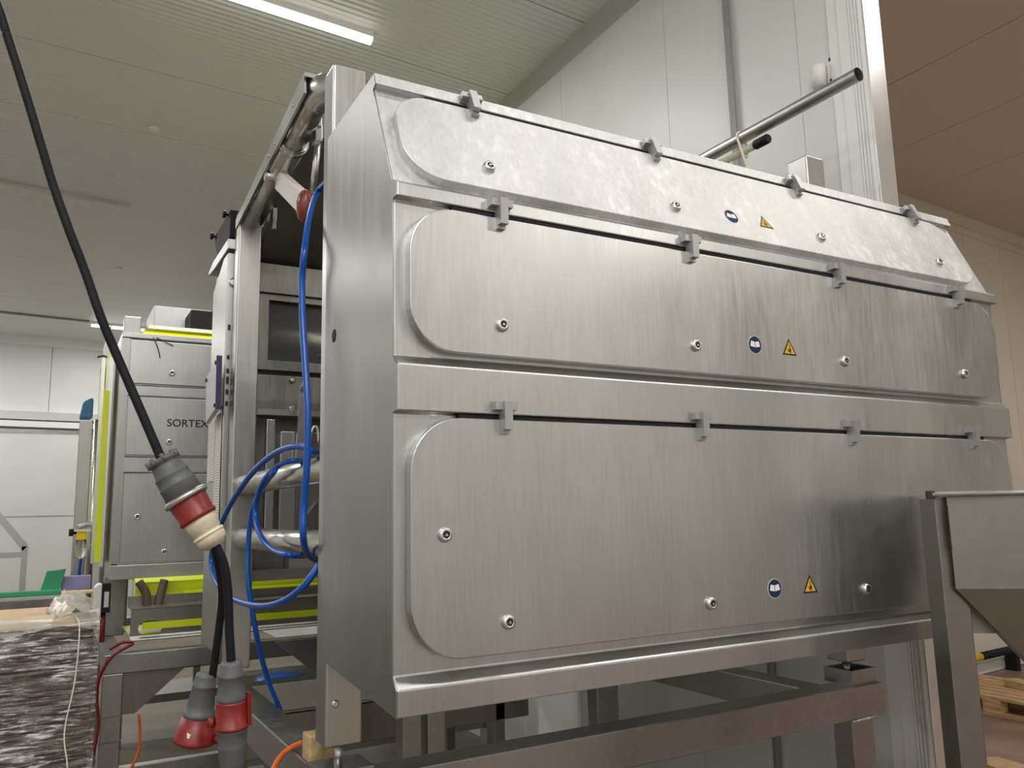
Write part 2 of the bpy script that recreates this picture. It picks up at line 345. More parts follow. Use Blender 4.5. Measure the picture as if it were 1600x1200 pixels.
obj('end_cap', MB().box(PX - 0.020, PX + PT + 0.004, PY0 - 0.004, PY0 + 0.004, 0, CZ), 'alu', t, bevel=0.002)
struct('trim_2', MB().prism([(PX + 0.005, 4.785), (PX - 0.012, 4.80), (PX - 0.035, CZ - 0.01), (PX - 0.035, CZ), (PX + 0.005, CZ)], 1, PY0 + 0.02, 14.9), 'cove_olive', label='coved strip between partition wall and ceiling')
# back wall of the main hall, slightly out of square
def wallpt(x): return 14.62 + 0.10 * (x + 1.5)
wb = struct('wall_back', MB().hull8([(-5.2, wallpt(-5.2) + 0.02, 0), (PX + 0.02, wallpt(PX) + 0.02, 0), (PX + 0.02, 15.6, 0), (-5.2, 15.6, 0)], [(-5.2, wallpt(-5.2) + 0.02, CZ), (PX + 0.02, wallpt(PX) + 0.02, CZ), (PX + 0.02, 15.6, CZ), (-5.2, 15.6, CZ)]), 'grout', label='white panelled wall at the far end of the hall')
def on_back(mb, x0, x1, z0, z1, d0, d1, mi=0):
    q = lambda x, d: (x, wallpt(x) + d)
    b4 = [q(x0, d0), q(x1, d0), q(x1, d1), q(x0, d1)]
    mb.hull8([(p[0], p[1], z0) for p in b4], [(p[0], p[1], z1) for p in b4], mi); return mb
zs = [0, 1.83, 3.62, CZ]
for z0, z1 in zip(zs[:-1], zs[1:]):
    for x0 in (-5.2, -3.7, -2.2, -0.7, 0.8):
        obj('wall_panel', on_back(MB(), x0 + 0.004, min(x0 + 1.5, PX) - 0.004, z0 + 0.004, z1 - 0.004, 0, 0.03), 'wall_white', wb)
struct('trim_3', on_back(MB(), -5.2, PX, 4.78, CZ, -0.06, 0.01), 'trim_white', label='coved strip above the far wall')
d = struct('door_1', on_back(MB(), -2.9, -0.06, 0.02, 3.24, -0.14, -0.06), 'wall_white', label='wide white sliding cold-store door')
obj('track', on_back(MB(), -3.2, 0.9, 3.46, 3.60, -0.20, 0.0), 'alu', d)
obj('track_cover', on_back(MB(), -3.2, 0.9, 3.33, 3.43, -0.24, 0.0), 'trim_white', d)
obj('door_frame', on_back(on_back(MB(), -0.04, 0.22, 0, 3.30, -0.10, 0.0), -3.0, 0.22, 3.24, 3.31, -0.06, 0.0), 'alu', d)
obj('door_seam', on_back(MB(), -2.9, -0.06, 1.815, 1.835, -0.143, -0.138), 'galvanised', d)
# annex far wall
def annex(x): return 3.10 + 0.088 * (x - 2.45)
wa = struct('wall_annex', MB().hull8([(PX + PT, annex(PX + PT) + 0.02, 0), (12.2, annex(12.2) + 0.02, 0), (12.2, annex(12.2) + 0.12, 0), (PX + PT, annex(PX + PT) + 0.12, 0)], [(PX + PT, annex(PX + PT) + 0.02, CZ), (12.2, annex(12.2) + 0.02, CZ), (12.2, annex(12.2) + 0.12, CZ), (PX + PT, annex(PX + PT) + 0.12, CZ)]), 'grout', label='cream panelled wall of the annex')
def on_annex(mb, x0, x1, z0, z1, d0, d1, mi=0):
    b4 = [(x0, annex(x0) + d0), (x1, annex(x1) + d0), (x1, annex(x1) + d1), (x0, annex(x0) + d1)]
    mb.hull8([(p[0], p[1], z0) for p in b4], [(p[0], p[1], z1) for p in b4], mi); return mb
xx = [PX + PT, 2.95, 3.85, 4.75, 5.65, 6.55, 7.45, 8.30, 9.15, 10.0, 10.9, 11.8, 12.2]
for a, b_ in zip(xx[:-1], xx[1:]):
    obj('wall_panel', on_annex(MB(), a + 0.003, b_ - 0.003, 0, CZ, 0, 0.03), 'wall_cream', wa)
struct('trim_4', on_annex(on_annex(MB(), PX + PT, 12.2, 4.80, CZ, -0.05, 0.01), PX + PT, 12.2, 4.72, 4.80, -0.015, 0.01), 'wall_cream', label='coved strip above the annex wall')
struct('baseboard_annex', on_annex(MB(), PX + PT, 12.2, 0, 0.13, -0.09, 0.0), 'trim_white', bevel=0.02, label='white kerb along the foot of the annex wall')
# walls behind and beside the viewer
struct('wall_left', MB().box(-5.3, -5.2, -6.2, 15.6, 0, CZ), 'wall_white', label='white wall on the left of the hall')
struct('wall_front', MB().box(-5.2, 12.2, -6.3, -6.2, 0, CZ), 'trim_white', label='white wall behind the viewer')
struct('wall_right', MB().box(12.2, 12.3, -6.2, 5, 0, CZ), 'wall_cream', label='cream wall on the right of the annex')

# ---------------------------------------------------------------- ceiling battens
def strip_light(x0, x1, y, label, watts=LAMP_W, col=(1, 0.985, 0.96)):
    ang = math.atan(SLOPE); xc = (x0 + x1) / 2; ln = x1 - x0
    t = thing('strip_light', label, 'ceiling light', (xc, y, CZ - 0.085), 'ceiling strip lights')
    t.rotation_euler = (0, 0, ang)
    def part(nm, mb, mt):
        o = bpy.data.objects.new(nm, mesh_of(nm, mb, mt)); COL.objects.link(o); o.parent = t; return o
    part('housing', MB().box(-ln / 2 - 0.01, ln / 2 + 0.01, -0.028, 0.028, 0.035, 0.084), 'white_plastic')
    part('diffuser', MB().prism([(-0.03, 0.036), (-0.033, 0.02), (-0.02, 0.002), (0.0, -0.003), (0.02, 0.002), (0.033, 0.02), (0.03, 0.036)], 0, -ln / 2, ln / 2), 'lamp_glow')
    ld = bpy.data.lights.new('batten_light', 'AREA'); ld.shape = 'RECTANGLE'; ld.size = ln; ld.size_y = 0.07; ld.energy = watts; ld.color = col
    lo = bpy.data.objects.new('batten_light', ld); COL.objects.link(lo); lo.parent = t; lo.location = (0, 0, -0.012)
    return t
strip_light(-0.40, 1.09, 3.18, 'lit strip light on the ribbed ceiling above the near sorter')
strip_light(-0.17, 1.30, 13.05, 'lit strip light far back above the second sorter')
for (x0, y, lab) in ((-3.9, 3.0, 'lit strip light over the left aisle beside the near sorter'), (-3.9, 8.0, 'lit strip light over the left aisle beside the far sorter'),
                     (-3.9, 13.0, 'lit strip light over the left aisle by the cold-store door'),
                     (-1.75, -2.2, 'added unseen strip light above the place of the viewer'), (-4.6, -2.2, 'added unseen strip light behind and left of the viewer'),
                     (-1.75, -4.9, 'added unseen strip light nearest the wall behind the viewer'), (-4.6, -4.9, 'added unseen strip light in the left corner behind the viewer')):  # battens around the viewer are unseen, added to light the sorter's front
    strip_light(x0, x0 + 1.49, y, lab, LAMP_W * (1.6 if y > 5 else (1.3 if x0 == -1.75 else 0.85)))
strip_light(0.85, 2.34, -0.55, 'unseen strip light added over the front of the near sorter', LAMP_W * 0.24)  # unseen lamp added to give the upper door its bright sheen
for (x0, y, lab) in ((2.75, -0.7, 'unseen strip light added in the annex nearer the partition'), (8.6, -0.6, 'lit strip light in the annex by its right wall'), (3.6, -4.6, 'unseen strip light added in the annex behind the viewer')):
    strip_light(x0, x0 + 1.49, y, lab, LAMP_W * (0.42 if x0 < 3 else 1.6), (1, 0.96, 0.89))  # annex battens by the partition and behind the viewer added to brighten the doors

# ================================================================ NEAR SORTER
W = 2.33
bY, bZ = 0.032, 2.447; UP = Vector((0, 0.400, 0.9165)); NN = Vector((0, -0.9165, 0.400))
def tilt(x, s, off): return Vector((x, bY, bZ)) + UP * s + NN * off
S = thing('optical_sorter', 'large brushed stainless steel optical sorter with three hinged front doors', 'sorting machine', (W / 2, 0.5, 1.1))
prof = [(0.0, 1.271), (0.0, 1.325), (0.024, 1.350), (0.024, 1.906), (0.0, 1.909), (0.0, 2.012), (0.022, 2.034), (0.022, 2.398), (0.0, 2.400), (0.0, 2.432), (0.030, 2.447), (0.157, 2.733), (0.140, 2.740), (0.151, 2.770), (0.537, 2.765), (0.531, 1.317)]
shell = obj('hood_shell', MB().prism(prof, 0, 0.003, W - 0.003), 'steel_front', S, bevel=0.0025)
def sidepoly(): return [(p[0] + (0.0005 if i < 14 else 0), p[1]) for i, p in enumerate(prof)]
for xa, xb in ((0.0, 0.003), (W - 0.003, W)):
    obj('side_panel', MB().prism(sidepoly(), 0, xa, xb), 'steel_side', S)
cap = [(0.1385, 2.739), (0.1495, 2.7715), (0.537, 2.7665), (0.537, 2.765), (0.1515, 2.7695), (0.1405, 2.7395)]
obj('top_rail', MB().prism([(0.1372, 2.7395), (0.1488, 2.7725), (0.20, 2.772), (0.20, 2.7695), (0.151, 2.770), (0.1395, 2.7395)], 0, 0.001, W - 0.001), 'steel_dusty', S)
obj('tilted_panel', MB().prism([(0.0295, 2.4475), (0.1560, 2.7325), (0.1575, 2.7325), (0.0310, 2.4470)], 0, 0.004, W - 0.004), 'steel_dusty', S)
obj('gap_shade', MB().box(0.142, 2.180, 0.004, 0.022, 2.384, 2.3985), 'black_gap', S)  # black strips that paint the shade in the gaps between doors and rails
obj('gap_shade', MB().box(0.154, 2.168, 0.006, 0.024, 1.895, 1.9070), 'black_gap', S)
sm_ = MB(); sm_.M = Matrix(((1, 0, 0, 0), (0, -NN.y, UP.y, bY), (0, -NN.z, UP.z, bZ), (0, 0, 0, 1)))
obj('gap_shade', sm_.box(0.138, 2.163, -0.010, 0.002, 0.288, 0.309), 'black_gap', S)
# sub-part meshes shared by the doors (local frame: x right, y outwards = -Y, z up)
hm = MB().box(-0.029, 0.029, -0.022, 0.0, 0.016, 0.034).box(-0.0105, 0.0105, -0.031, 0.0, -0.030, 0.0345).box(-0.0105, 0.0105, -0.016, 0.004, -0.039, -0.030)
hm.box(-0.031, 0.031, -0.003, 0.0, 0.012, 0.037)
HINGE = mesh_of('hinge', hm, 'steel_hinge')
lm = MB().lathe((0, 0.002, 0), (0, -1, 0), [(0, 0.0165, 0), (0.006, 0.0165, 0), (0.013, 0.0135, 0), (0.0135, 0.0080, 1), (0.0115, 0.0075, 1), (0.0115, 0.001, 1)], 20)
lm.prism([(0.0045 * math.cos(math.radians(a)), 0.0045 * math.sin(math.radians(a))) for a in (90, 210, 330)], 1, -0.0120, -0.0095, 0)
LOCK = mesh_of('lock', lm, ['steel_bright', 'sign_black'])
# mandatory sign: dark blue disc with white rim and open book
sg = MB(); disc = lambda r, n=36: [(r * math.cos(2 * math.pi * i / n), r * math.sin(2 * math.pi * i / n)) for i in range(n)]
sg.prism(disc(0.0258), 1, -0.0006, 0.0, 0); sg.prism(disc(0.0247), 1, -0.0010, -0.0006, 1)
for sx in (-1, 1):
    sg.prism([(sx * 0.0012, 0.0085), (sx * 0.0150, 0.0110), (sx * 0.0195, -0.0045), (sx * 0.0012, -0.0075)], 1, -0.0014, -0.0010, 0)
SIGN_BOOK = mesh_of('mandatory_sign', sg, ['sign_white', 'sign_blue'])
# warning sign: black triangle, amber field, figure of a crushed hand
tri = lambda r, dz=0.0: [(r * math.cos(math.radians(a)), r * math.sin(math.radians(a)) + dz) for a in (90, 210, 330)]
sg = MB(); sg.prism(tri(0.0335), 1, -0.0006, 0.0, 0); sg.prism(tri(0.0245), 1, -0.0010, -0.0006, 1)
for poly in ([(-0.0015, 0.0155), (0.0015, 0.0150), (0.0028, 0.0040), (0.0050, 0.0020), (0.0070, -0.0020), (0.0045, -0.0060), (0.0050, -0.0120), (0.0030, -0.0120), (0.0018, -0.0065), (-0.0080, -0.0080), (-0.0030, -0.0035), (-0.0100, 0.0005), (-0.0090, 0.0020), (-0.0015, -0.0005), (0.0006, 0.0020), (-0.0030, 0.0040), (0.0002, 0.0060)],):
    sg.prism(poly, 1, -0.0014, -0.0010, 0)
SIGN_TRI = mesh_of('warning_sign', sg, ['sign_black', 'sign_amber'])
HX = (0.263, 0.862, 1.462, 2.072)
def flat_door(z0, z1, r, hz, locks, signs, lab, r2=None):
    o = obj('door', MB().prism(rrect(0.031, 2.290, z0, z1, r), 1, -0.005, 0.0235), 'steel_front', S, bevel=0.0025, label=lab)
    for hx in HX: inst('hinge', HINGE, o, Matrix.Translation((hx, -0.0005, hz)))
    for lx, lz in locks: inst('lock', LOCK, o, Matrix.Translation((lx, -0.005, lz)) @ Matrix.Rotation(random.uniform(-0.5, 0.5), 4, 'Y'))
    inst('mandatory_sign', SIGN_BOOK, o, Matrix.Translation((signs[0][0], -0.0051, signs[0][1])))
    inst('warning_sign', SIGN_TRI, o, Matrix.Translation((signs[1][0], -0.0051, signs[1][1])))
    return o
flat_door(2.046, 2.386, 0.110, 2.394, [(x, 2.121) for x in HX], [(1.087, 2.142), (1.226, 2.139)], 'middle rounded steel door')
flat_door(1.375, 1.897, 0.122, 1.902, [(0.110, 1.639), (0.263, 1.443), (0.863, 1.441), (1.471, 1.439), (2.072, 1.440), (2.215, 1.64)], [(1.097, 1.464), (1.236, 1.460)], 'tall lower rounded steel door')
# upper door lies on the tilted panel
dm = MB(); dm.M = Matrix(((1, 0, 0, 0), (0, -NN.y, UP.y, bY), (0, -NN.z, UP.z, bZ), (0, 0, 0, 1)))
dm.prism(rrect(0.033, 2.268, 0.006, 0.292, 0.105), 1, -0.026, 0.003)
ud = obj('door', dm, 'steel_dusty', S, bevel=0.0025, label='upper rounded steel door leaning back, dusty')
TM = dm.M.copy()
for hx in HX: inst('hinge', HINGE, ud, TM @ Matrix.Translation((hx - 0.003, -0.0225, 0.300)))
for hx in HX: inst('lock', LOCK, ud, TM @ Matrix.Translation((hx - 0.003, -0.026, 0.080)))
inst('mandatory_sign', SIGN_BOOK, ud, TM @ Matrix.Translation((1.079, -0.0261, 0.091)))
inst('warning_sign', SIGN_TRI, ud, TM @ Matrix.Translation((1.219, -0.0261, 0.091)))
# posts
def post(x0, x1, y0, y1, z0, z1, mt='steel_post', nm='post'): return obj(nm, MB().box(x0, x1, y0, y1, z0, z1), mt, S, bevel=0.006, seg=3)
post(0.004, 0.102, 0.500, 0.590, 1.101, 2.985)
p2 = post(1.985, 2.090, 0.500, 0.600, 1.106, 3.112)
post(0.002, 0.096, 1.820, 1.905, 1.10, 2.965); post(1.985, 2.090, 1.820, 1.905, 1.10, 2.965)
obj('bolt_head', MB().lathe((0.029, 0.500, 1.208), (0.029, 0.4, 1.208), [(0, 0.010), (0.004, 0.010), (0.006, 0.006)], 14), 'steel_bright', S)
obj('plug_hole', MB().lathe((0.001, 0.452, 2.165), (-1, 0.452, 2.165), [(0, 0.018), (0.002, 0.018), (0.0025, 0.014)], 18), 'black_rubber', S)
# side tubes between the posts
for z in (1.822, 1.608):
    obj('side_tube', MB().tube([(0.053, 0.59, z), (0.053, 1.82, z)], 0.039, 24), 'steel_tube', S)
    obj('side_tube', MB().tube([(2.04, 0.59, z), (2.04, 1.82, z)], 0.039, 24), 'steel_tube', S)
obj('upper_tube', MB().tube([(0.055, 0.86, 3.058), (0.055, 1.15, 3.032)], 0.046, 24), 'steel_tube', S)
obj('upper_tube', MB().tube([(0.055, 1.13, 3.030), (0.055, 1.87, 2.967)], 0.052, 24), 'steel_tube', S)
obj('tube_elbow', MB().tube(smooth_path([(0.20, 0.72, 3.03), (0.13, 0.735, 3.04), (0.080, 0.76, 3.052), (0.058, 0.815, 3.061), (0.055, 0.87, 3.058)], 5), 0.050, 24), 'steel_bright', S)
for yb, zb in ((1.16, 3.03), (1.86, 2.968)):
    obj('tube_collar', MB().tube([(0.055, yb - 0.012, zb + 0.001), (0.055, yb + 0.012, zb - 0.001)], 0.057, 24), 'steel_bright', S)
ff = MB().prism([(0.800, 3.096), (1.872, 2.962), (1.872, 2.925), (0.790, 3.030)], 0, -0.004, 0.004).prism([(0.800, 3.096), (1.872, 2.962), (1.872, 2.967), (0.800, 3.101)], 0, -0.004, 0.02)
ff.box(-0.004, 0.13, 0.785, 0.80, 3.086, 3.100)
fl = obj('side_flange', ff, 'steel_post', S)
for yb in (0.93, 1.18, 1.27, 1.62): obj('rivet', MB().lathe((-0.004, yb, 3.055 - (yb - 0.9) * 0.115), (-1, yb, 3.055 - (yb - 0.9) * 0.115), [(0, 0.008), (0.003, 0.006)], 10), 'steel_bright', fl)
# lever with dark red knob
lv = obj('lever', MB().hull8([(0.04, 1.36, 2.925), (0.075, 1.36, 2.925), (0.075, 1.00, 2.70), (0.04, 1.00, 2.70)], [(0.04, 1.32, 2.985), (0.075, 1.32, 2.985), (0.075, 0.98, 2.775), (0.04, 0.98, 2.775)]), 'white_plastic', S, bevel=0.006)
kn = MB().lathe((0.057, 0.965, 2.778), (0.057, 0.985, 2.65), [(0, 0.004), (0.005, 0.016), (0.018, 0.025), (0.045, 0.031), (0.075, 0.031), (0.100, 0.022), (0.112, 0.005)], 20)
obj('lever_knob', kn, 'knob_red', lv)
obj('pivot_bolt', MB().tube([(0.0, 1.345, 2.965), (0.06, 1.345, 2.965)], 0.020, 14), 'steel_bright', lv)
# rear cabinet facing the hood
RY = 1.95
obj('rear_cabinet', MB().box(0.10, 2.10, RY + 0.06, 2.95, 1.45, 2.37).box(0.10, 2.10, RY + 0.06, 2.95, 2.645, 3.0).box(0.10, 2.10, RY + 0.30, 2.95, 2.37, 2.645), 'steel_dark', S)
obj('upper_panel', MB().box(0.100, 2.10, RY, RY + 0.06, 2.700, 2.815), 'steel_dark', S, bevel=0.003)
obj('panel_lip', MB().box(0.100, 2.10, RY - 0.02, RY + 0.06, 2.676, 2.697), 'steel_dark', S)
obj('window_frame', MB().box(0.100, 0.165, RY, RY + 0.06, 2.33, 2.676).box(0.165, 1.95, RY, RY + 0.06, 2.645, 2.676).box(0.165, 1.95, RY, RY + 0.06, 2.33, 2.374).box(1.95, 2.10, RY, RY + 0.06, 2.33, 2.676), 'steel_dark', S, bevel=0.002)
obj('roller', MB().tube([(0.168, RY + 0.14, 2.508), (1.94, RY + 0.14, 2.508)], 0.072, 24), 'steel_tube', S)
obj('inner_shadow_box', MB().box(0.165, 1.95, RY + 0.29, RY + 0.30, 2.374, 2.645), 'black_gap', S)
obj('inspection_glass', MB().box(0.166, 1.949, RY + 0.03, RY + 0.036, 2.374, 2.645), 'clear_plastic', S)
lp = obj('lower_panel', MB().box(0.10, 2.10, RY + 0.01, RY + 0.06, 2.155, 2.310), 'steel_dark', S, bevel=0.003)
for xb, zb in ((0.275, 2.292), (0.275, 2.165)): obj('bolt_head', MB().lathe((xb, RY + 0.01, zb), (xb, 0, zb), [(0, 0.014), (0.012, 0.014), (0.016, 0.008)], 8), 'steel_bright', lp)
obj('cross_rail', MB().box(0.10, 2.10, RY - 0.05, RY + 0.05, 2.125, 2.150), 'steel_post', S)
for xa, za, zb, wd in ((0.145, 1.58, 2.10, 0.035), (0.205, 1.60, 2.05, 0.065)):
    obj('guide_bar', MB().box(xa, xa + wd, RY - 0.10, RY - 0.07, za, zb), 'steel_bright', S, bevel=0.002)
bp_ = obj('bracket_plate', MB().prism([(0.262, 1.93), (0.300, 1.93), (0.300, 2.245), (0.286, 2.265), (0.275, 2.245)], 1, RY - 0.13, RY - 0.12), 'steel_bright', S)
obj('bolt_head', MB().lathe((0.287, RY - 0.13, 2.235), (0.287, 0, 2.235), [(0, 0.010), (0.01, 0.010)], 8), 'steel_dark', bp_)
obj('latch_hook', MB().tube(smooth_path([(0.31, RY - 0.14, 1.92), (0.32, RY - 0.14, 2.02), (0.335, RY - 0.14, 2.07), (0.352, RY - 0.14, 2.055), (0.355, RY - 0.14, 2.0)], 4), 0.007, 8), 'steel_bright', S)
obj('latch_rod', MB().tube([(0.35, RY - 0.10, 2.045), (1.0, RY - 0.10, 2.045)], 0.006, 8), 'steel_bright', S)
obj('chute_panel', MB().hull8([(0.27, RY - 0.02, 1.47), (0.60, RY - 0.02, 1.47), (0.60, RY + 0.05, 1.47), (0.27, RY + 0.05, 1.47)], [(0.27, RY - 0.02, 1.86), (0.60, RY - 0.02, 1.86), (0.60, RY + 0.05, 1.86), (0.27, RY + 0.05, 1.86)]), 'steel_post', S)
obj('corner_plate', MB().prism([(0.33, 1.68), (0.38, 1.75), (0.45, 1.68), (0.38, 1.60)], 1, RY - 0.035, RY - 0.022), 'steel_dark', S)
obj('bottom_sill', MB().box(0.10, 2.10, RY - 0.06, RY + 0.06, 1.43, 1.475), 'steel_dark', S)
# feed hopper under-side above the cabinet
obj('feed_hopper', MB().hull8([(0.12, 1.98, 2.82), (2.05, 1.98, 2.82), (2.05, 2.6, 2.82), (0.12, 2.6, 2.82)], [(0.12, 1.42, 3.20), (2.05, 1.42, 3.20), (2.05, 2.7, 3.20), (0.12, 2.7, 3.20)]), 'steel_dark', S)
obj('hopper_strut', MB().tube([(0.12, 1.125, 2.80), (0.12, 1.05, 3.03)], 0.012, 10), 'steel_bright', S)
obj('toggle_clamp', MB().box(0.10, 0.125, 1.02, 1.07, 2.99, 3.05).box(0.105, 0.12, 1.01, 1.03, 3.04, 3.10), 'steel_bright', S, bevel=0.003)
obj('toggle_clamp', MB().box(0.11, 0.13, 1.69, 1.73, 2.92, 2.98).box(0.11, 0.125, 1.68, 1.70, 2.88, 2.93), 'steel_dark', S, bevel=0.003)
# covered side trough behind the rear post
obj('side_trough', MB().prism([(1.91, 2.900), (2.21, 2.900), (2.31, 3.020), (1.91, 3.022)], 0, -0.020, 0.085), 'black_rubber', S)
obj('trough_flange', MB().prism([(1.91, 2.845), (2.27, 2.845), (2.40, 2.856), (2.40, 2.872), (2.27, 2.892), (1.91, 2.892)], 0, -0.026, 0.085), 'steel_post', S, bevel=0.003)
for yk in (1.97, 2.29):
    obj('star_knob', MB().lathe((-0.020, yk, 3.02), (-1, yk, 3.02), [(0, 0.006), (0.008, 0.006), (0.009, 0.017), (0.022, 0.017)], 6), 'black_rubber', S)
# control cabinet with panel
cb = obj('control_cabinet', MB().prism([(1.93, 1.15), (2.28, 1.15), (2.28, 2.74), (2.03, 2.835), (1.93, 2.835)], 0, -0.020, 0.09), 'steel_post', S, bevel=0.004)
obj('bolt_head', MB().lathe((0.005, 1.93, 2.70), (0.005, 0, 2.70), [(0, 0.02), (0.01, 0.02), (0.014, 0.012)], 12), 'steel_bright', cb)
pn = obj('display_box', MB().prism([(1.835, 2.135), (2.075, 2.098), (2.105, 2.305), (1.850, 2.352)], 0, -0.066, -0.046), 'screen_grey', S, bevel=0.004)
obj('display_bracket', MB().box(-0.046, -0.020, 1.95, 2.05, 2.16, 2.28), 'steel_dark', pn)
obj('display_rim', MB().prism([(1.828, 2.135), (1.835, 2.133), (1.850, 2.354), (1.843, 2.358)], 0, -0.068, -0.046), 'purple_edge', pn)
for yb, zb in ((1.862, 2.33), (1.852, 2.15), (2.085, 2.29)): obj('screw', MB().lathe((-0.066, yb, zb), (-1, yb, zb), [(0, 0.009), (0.005, 0.008)], 10), 'black_rubber', pn)
for zz, hh in ((2.50, .022), (2.37, .016), (2.31, .018), (2.27, .03), (2.22, .02), (2.17, .018)):
    obj('switch', MB().box(-0.012, -0.002, 1.922, 1.93, zz - hh / 2, zz + hh / 2), 'sign_black', cb)
for k_, (ya, yb, za, zb) in enumerate(((1.945, 2.085, 1.640, 2.135), (2.095, 2.265, 1.850, 2.120))):
    tag(obj('paper_sheet', MB().hull8([(-0.027, ya - 0.03, za), (-0.026, ya - 0.03, za), (-0.026, yb - 0.03, za), (-0.027, yb - 0.03, za)], [(-0.0225, ya, zb), (-0.0215, ya, zb), (-0.0215, yb, zb), (-0.0225, yb, zb)]), 'paper_print', None, org=(-0.024, ya, za)), ('long printed list taped to the control cabinet, nearer the post', 'shorter printed list taped below the display box')[k_], 'paper')
obj('cabinet_knob', MB().lathe((-0.020, 2.12, 1.62), (-1, 2.12, 1.62), [(0, 0.012), (0.025, 0.014), (0.03, 0.010)], 12), 'black_rubber', cb)
# levelling feet
for fx, fy in ((0.053, 0.545), (2.037, 0.55), (0.05, 1.862), (2.037, 1.862)):
    obj('levelling_foot', MB().tube([(fx, fy, 1.105), (fx, fy, 1.032)], 0.011, 12).lathe((fx, fy, 1.105), (fx, fy, 1), [(0, 0.02), (0.012, 0.02)], 6), 'steel_bright', S)

# ---------------------------------------------------------------- stand of the near sorter
ST = thing('support_stand', 'low square-tube steel stand carrying the near sorter', 'machine stand', (1.06, 1.1, 0.0))
def beam(x0, x1, y0, y1, z0, z1, nm='beam', mt='steel_beam', par=ST): return obj(nm, MB().box(x0, x1, y0, y1, z0, z1), mt, par, bevel=0.004)
fb = beam(0.0, 2.115, 0.455, 0.560, 0.918, 1.030); beam(0.0, 2.115, 1.81, 1.91, 0.918, 1.030)
beam(0.0, 0.103, 0.560, 1.81, 0.920, 1.030); beam(1.79, 1.90, 0.560, 1.81, 0.920, 1.030)
for lx, ly in ((1.93, 0.46), (1.77, 1.83), (0.0, 0.46), (0.75, 1.83), (0.865, 1.83)):
    wl = 0.115 if lx > 1.9 else (0.13 if lx > 1.5 else 0.085)
    beam(lx, lx + wl, ly, ly + 0.085, 0.0, 0.92, 'leg')
for fx, fy, fz in ((0.053, 0.545, 1.052), (2.037, 0.55, 1.082)):
    br = MB().box(fx - 0.07, fx + 0.07, fy - 0.075, fy - 0.07, 1.03, fz).box(fx - 0.07, fx + 0.07, fy + 0.045, fy + 0.05, 1.03, fz).box(fx - 0.07, fx - 0.065, fy - 0.07, fy + 0.045, 1.03, fz).box(fx + 0.065, fx + 0.07, fy - 0.07, fy + 0.045, 1.03, fz).box(fx - 0.065, fx + 0.065, fy - 0.07, fy + 0.045, 1.03, 1.034)
    obj('foot_cup', br, 'steel_beam', ST)
obj('weld_bead', MB().tube([(1.925, 0.455, 0.915), (1.96, 0.452, 0.916), (2.0, 0.454, 0.915), (2.05, 0.452, 0.916)], 0.006, 8), 'steel_bright', fb)
wbk = tag(obj('wood_block', MB().box(0.005, 0.085, 0.645, 0.715, 1.031, 1.100), 'wood', None, bevel=0.003, org=(0.045, 0.68, 1.031)), 'small pale wooden block standing on the stand beam', 'wood block')

# ================================================================ SECOND SORTER (behind, left)
Y2 = 3.85; X2 = -0.295; Z2 = 1.345
S2 = thing('optical_sorter', 'second flat-fronted steel sorter farther back on the left, lettered on its door', 'sorting machine', (X2 + 1.16, Y2 + 0.5, Z2))
obj('hood_shell', MB().prism([(0.0, Z2), (0.0, 1.425), (0.012, 1.432), (0.012, 2.085), (0.0, 2.085), (0.0, 2.115), (0.012, 2.115), (0.012, 2.50), (0.0, 2.50), (0.0, 2.545), (0.012, 2.545), (0.012, 2.82), (-0.006, 2.82), (-0.006, 2.852), (0.5, 2.852), (0.5, Z2)] if False else
    [(Y2, Z2), (Y2, 1.43), (Y2 + 0.014, 1.437), (Y2 + 0.014, 1.98), (Y2, 1.985), (Y2, 2.075), (Y2 + 0.014, 2.08), (Y2 + 0.014, 2.455), (Y2, 2.46), (Y2, 2.52), (Y2 + 0.014, 2.525), (Y2 + 0.014, 2.815), (Y2 - 0.006, 2.82), (Y2 - 0.006, 2.853), (Y2 + 0.5, 2.853), (Y2 + 0.5, Z2)], 0, X2, X2 + 2.33), 'steel_front', S2, bevel=0.003)
obj('corner_strip', MB().box(X2 - 0.003, X2 + 0.045, Y2 - 0.003, Y2 + 0.003, 1.44, 2.815), 'steel_post', S2)
m2d = []
for z0, z1, lk in ((1.447, 1.972, ((-0.02, 1.50), (-0.18, 1.715))), (2.09, 2.447, ((-0.02, 2.172),)), (2.535, 2.807, ((-0.02, 2.61),))):
    dd = obj('door', MB().box(X2 + 0.05, X2 + 2.25, Y2 - 0.002, Y2 + 0.016, z0, z1), 'steel_front', S2, bevel=0.002); m2d.append(dd)
    for lx, lz in lk: inst('lock', LOCK, dd, Matrix.Translation((lx + 0.02, Y2 - 0.002, lz)) @ Matrix.Scale(1.15, 4))
fc = bpy.data.curves.new('lettering', 'FONT'); fc.body = 'SORTEX.'; fc.size = 0.066; fc.extrude = 0.0006; fc.offset = 0.0009; fc.align_x = 'LEFT'; fc.space_character = 1.02
fo = bpy.data.objects.new('tmp_text', fc); COL.objects.link(fo); bpy.context.view_layer.update()
tme = bpy.data.meshes.new_from_object(fo.evaluated_get(bpy.context.evaluated_depsgraph_get())); bpy.data.objects.remove(fo, do_unlink=True)
tme.materials.clear(); tme.materials.append(MATS['sign_black'])
inst('lettering', tme, m2d[1], Matrix.Translation((-0.018, Y2 - 0.0031, 2.272)) @ Matrix.Rotation(math.pi / 2, 4, 'X'))
for xa in (-0.255, 1.75):
    obj('post', MB().box(xa, xa + 0.105, Y2 + 0.50, Y2 + 0.60, 1.0, 3.072), 'steel_post', S2, bevel=0.006)
    obj('post', MB().box(xa, xa + 0.105, Y2 + 1.80, Y2 + 1.90, 1.0, 2.95), 'steel_post', S2, bevel=0.006)
obj('yellow_lip', MB().box(-0.145, 2.0, Y2 + 0.40, Y2 + 0.44, 2.895, 2.955), 'yellow', S2)
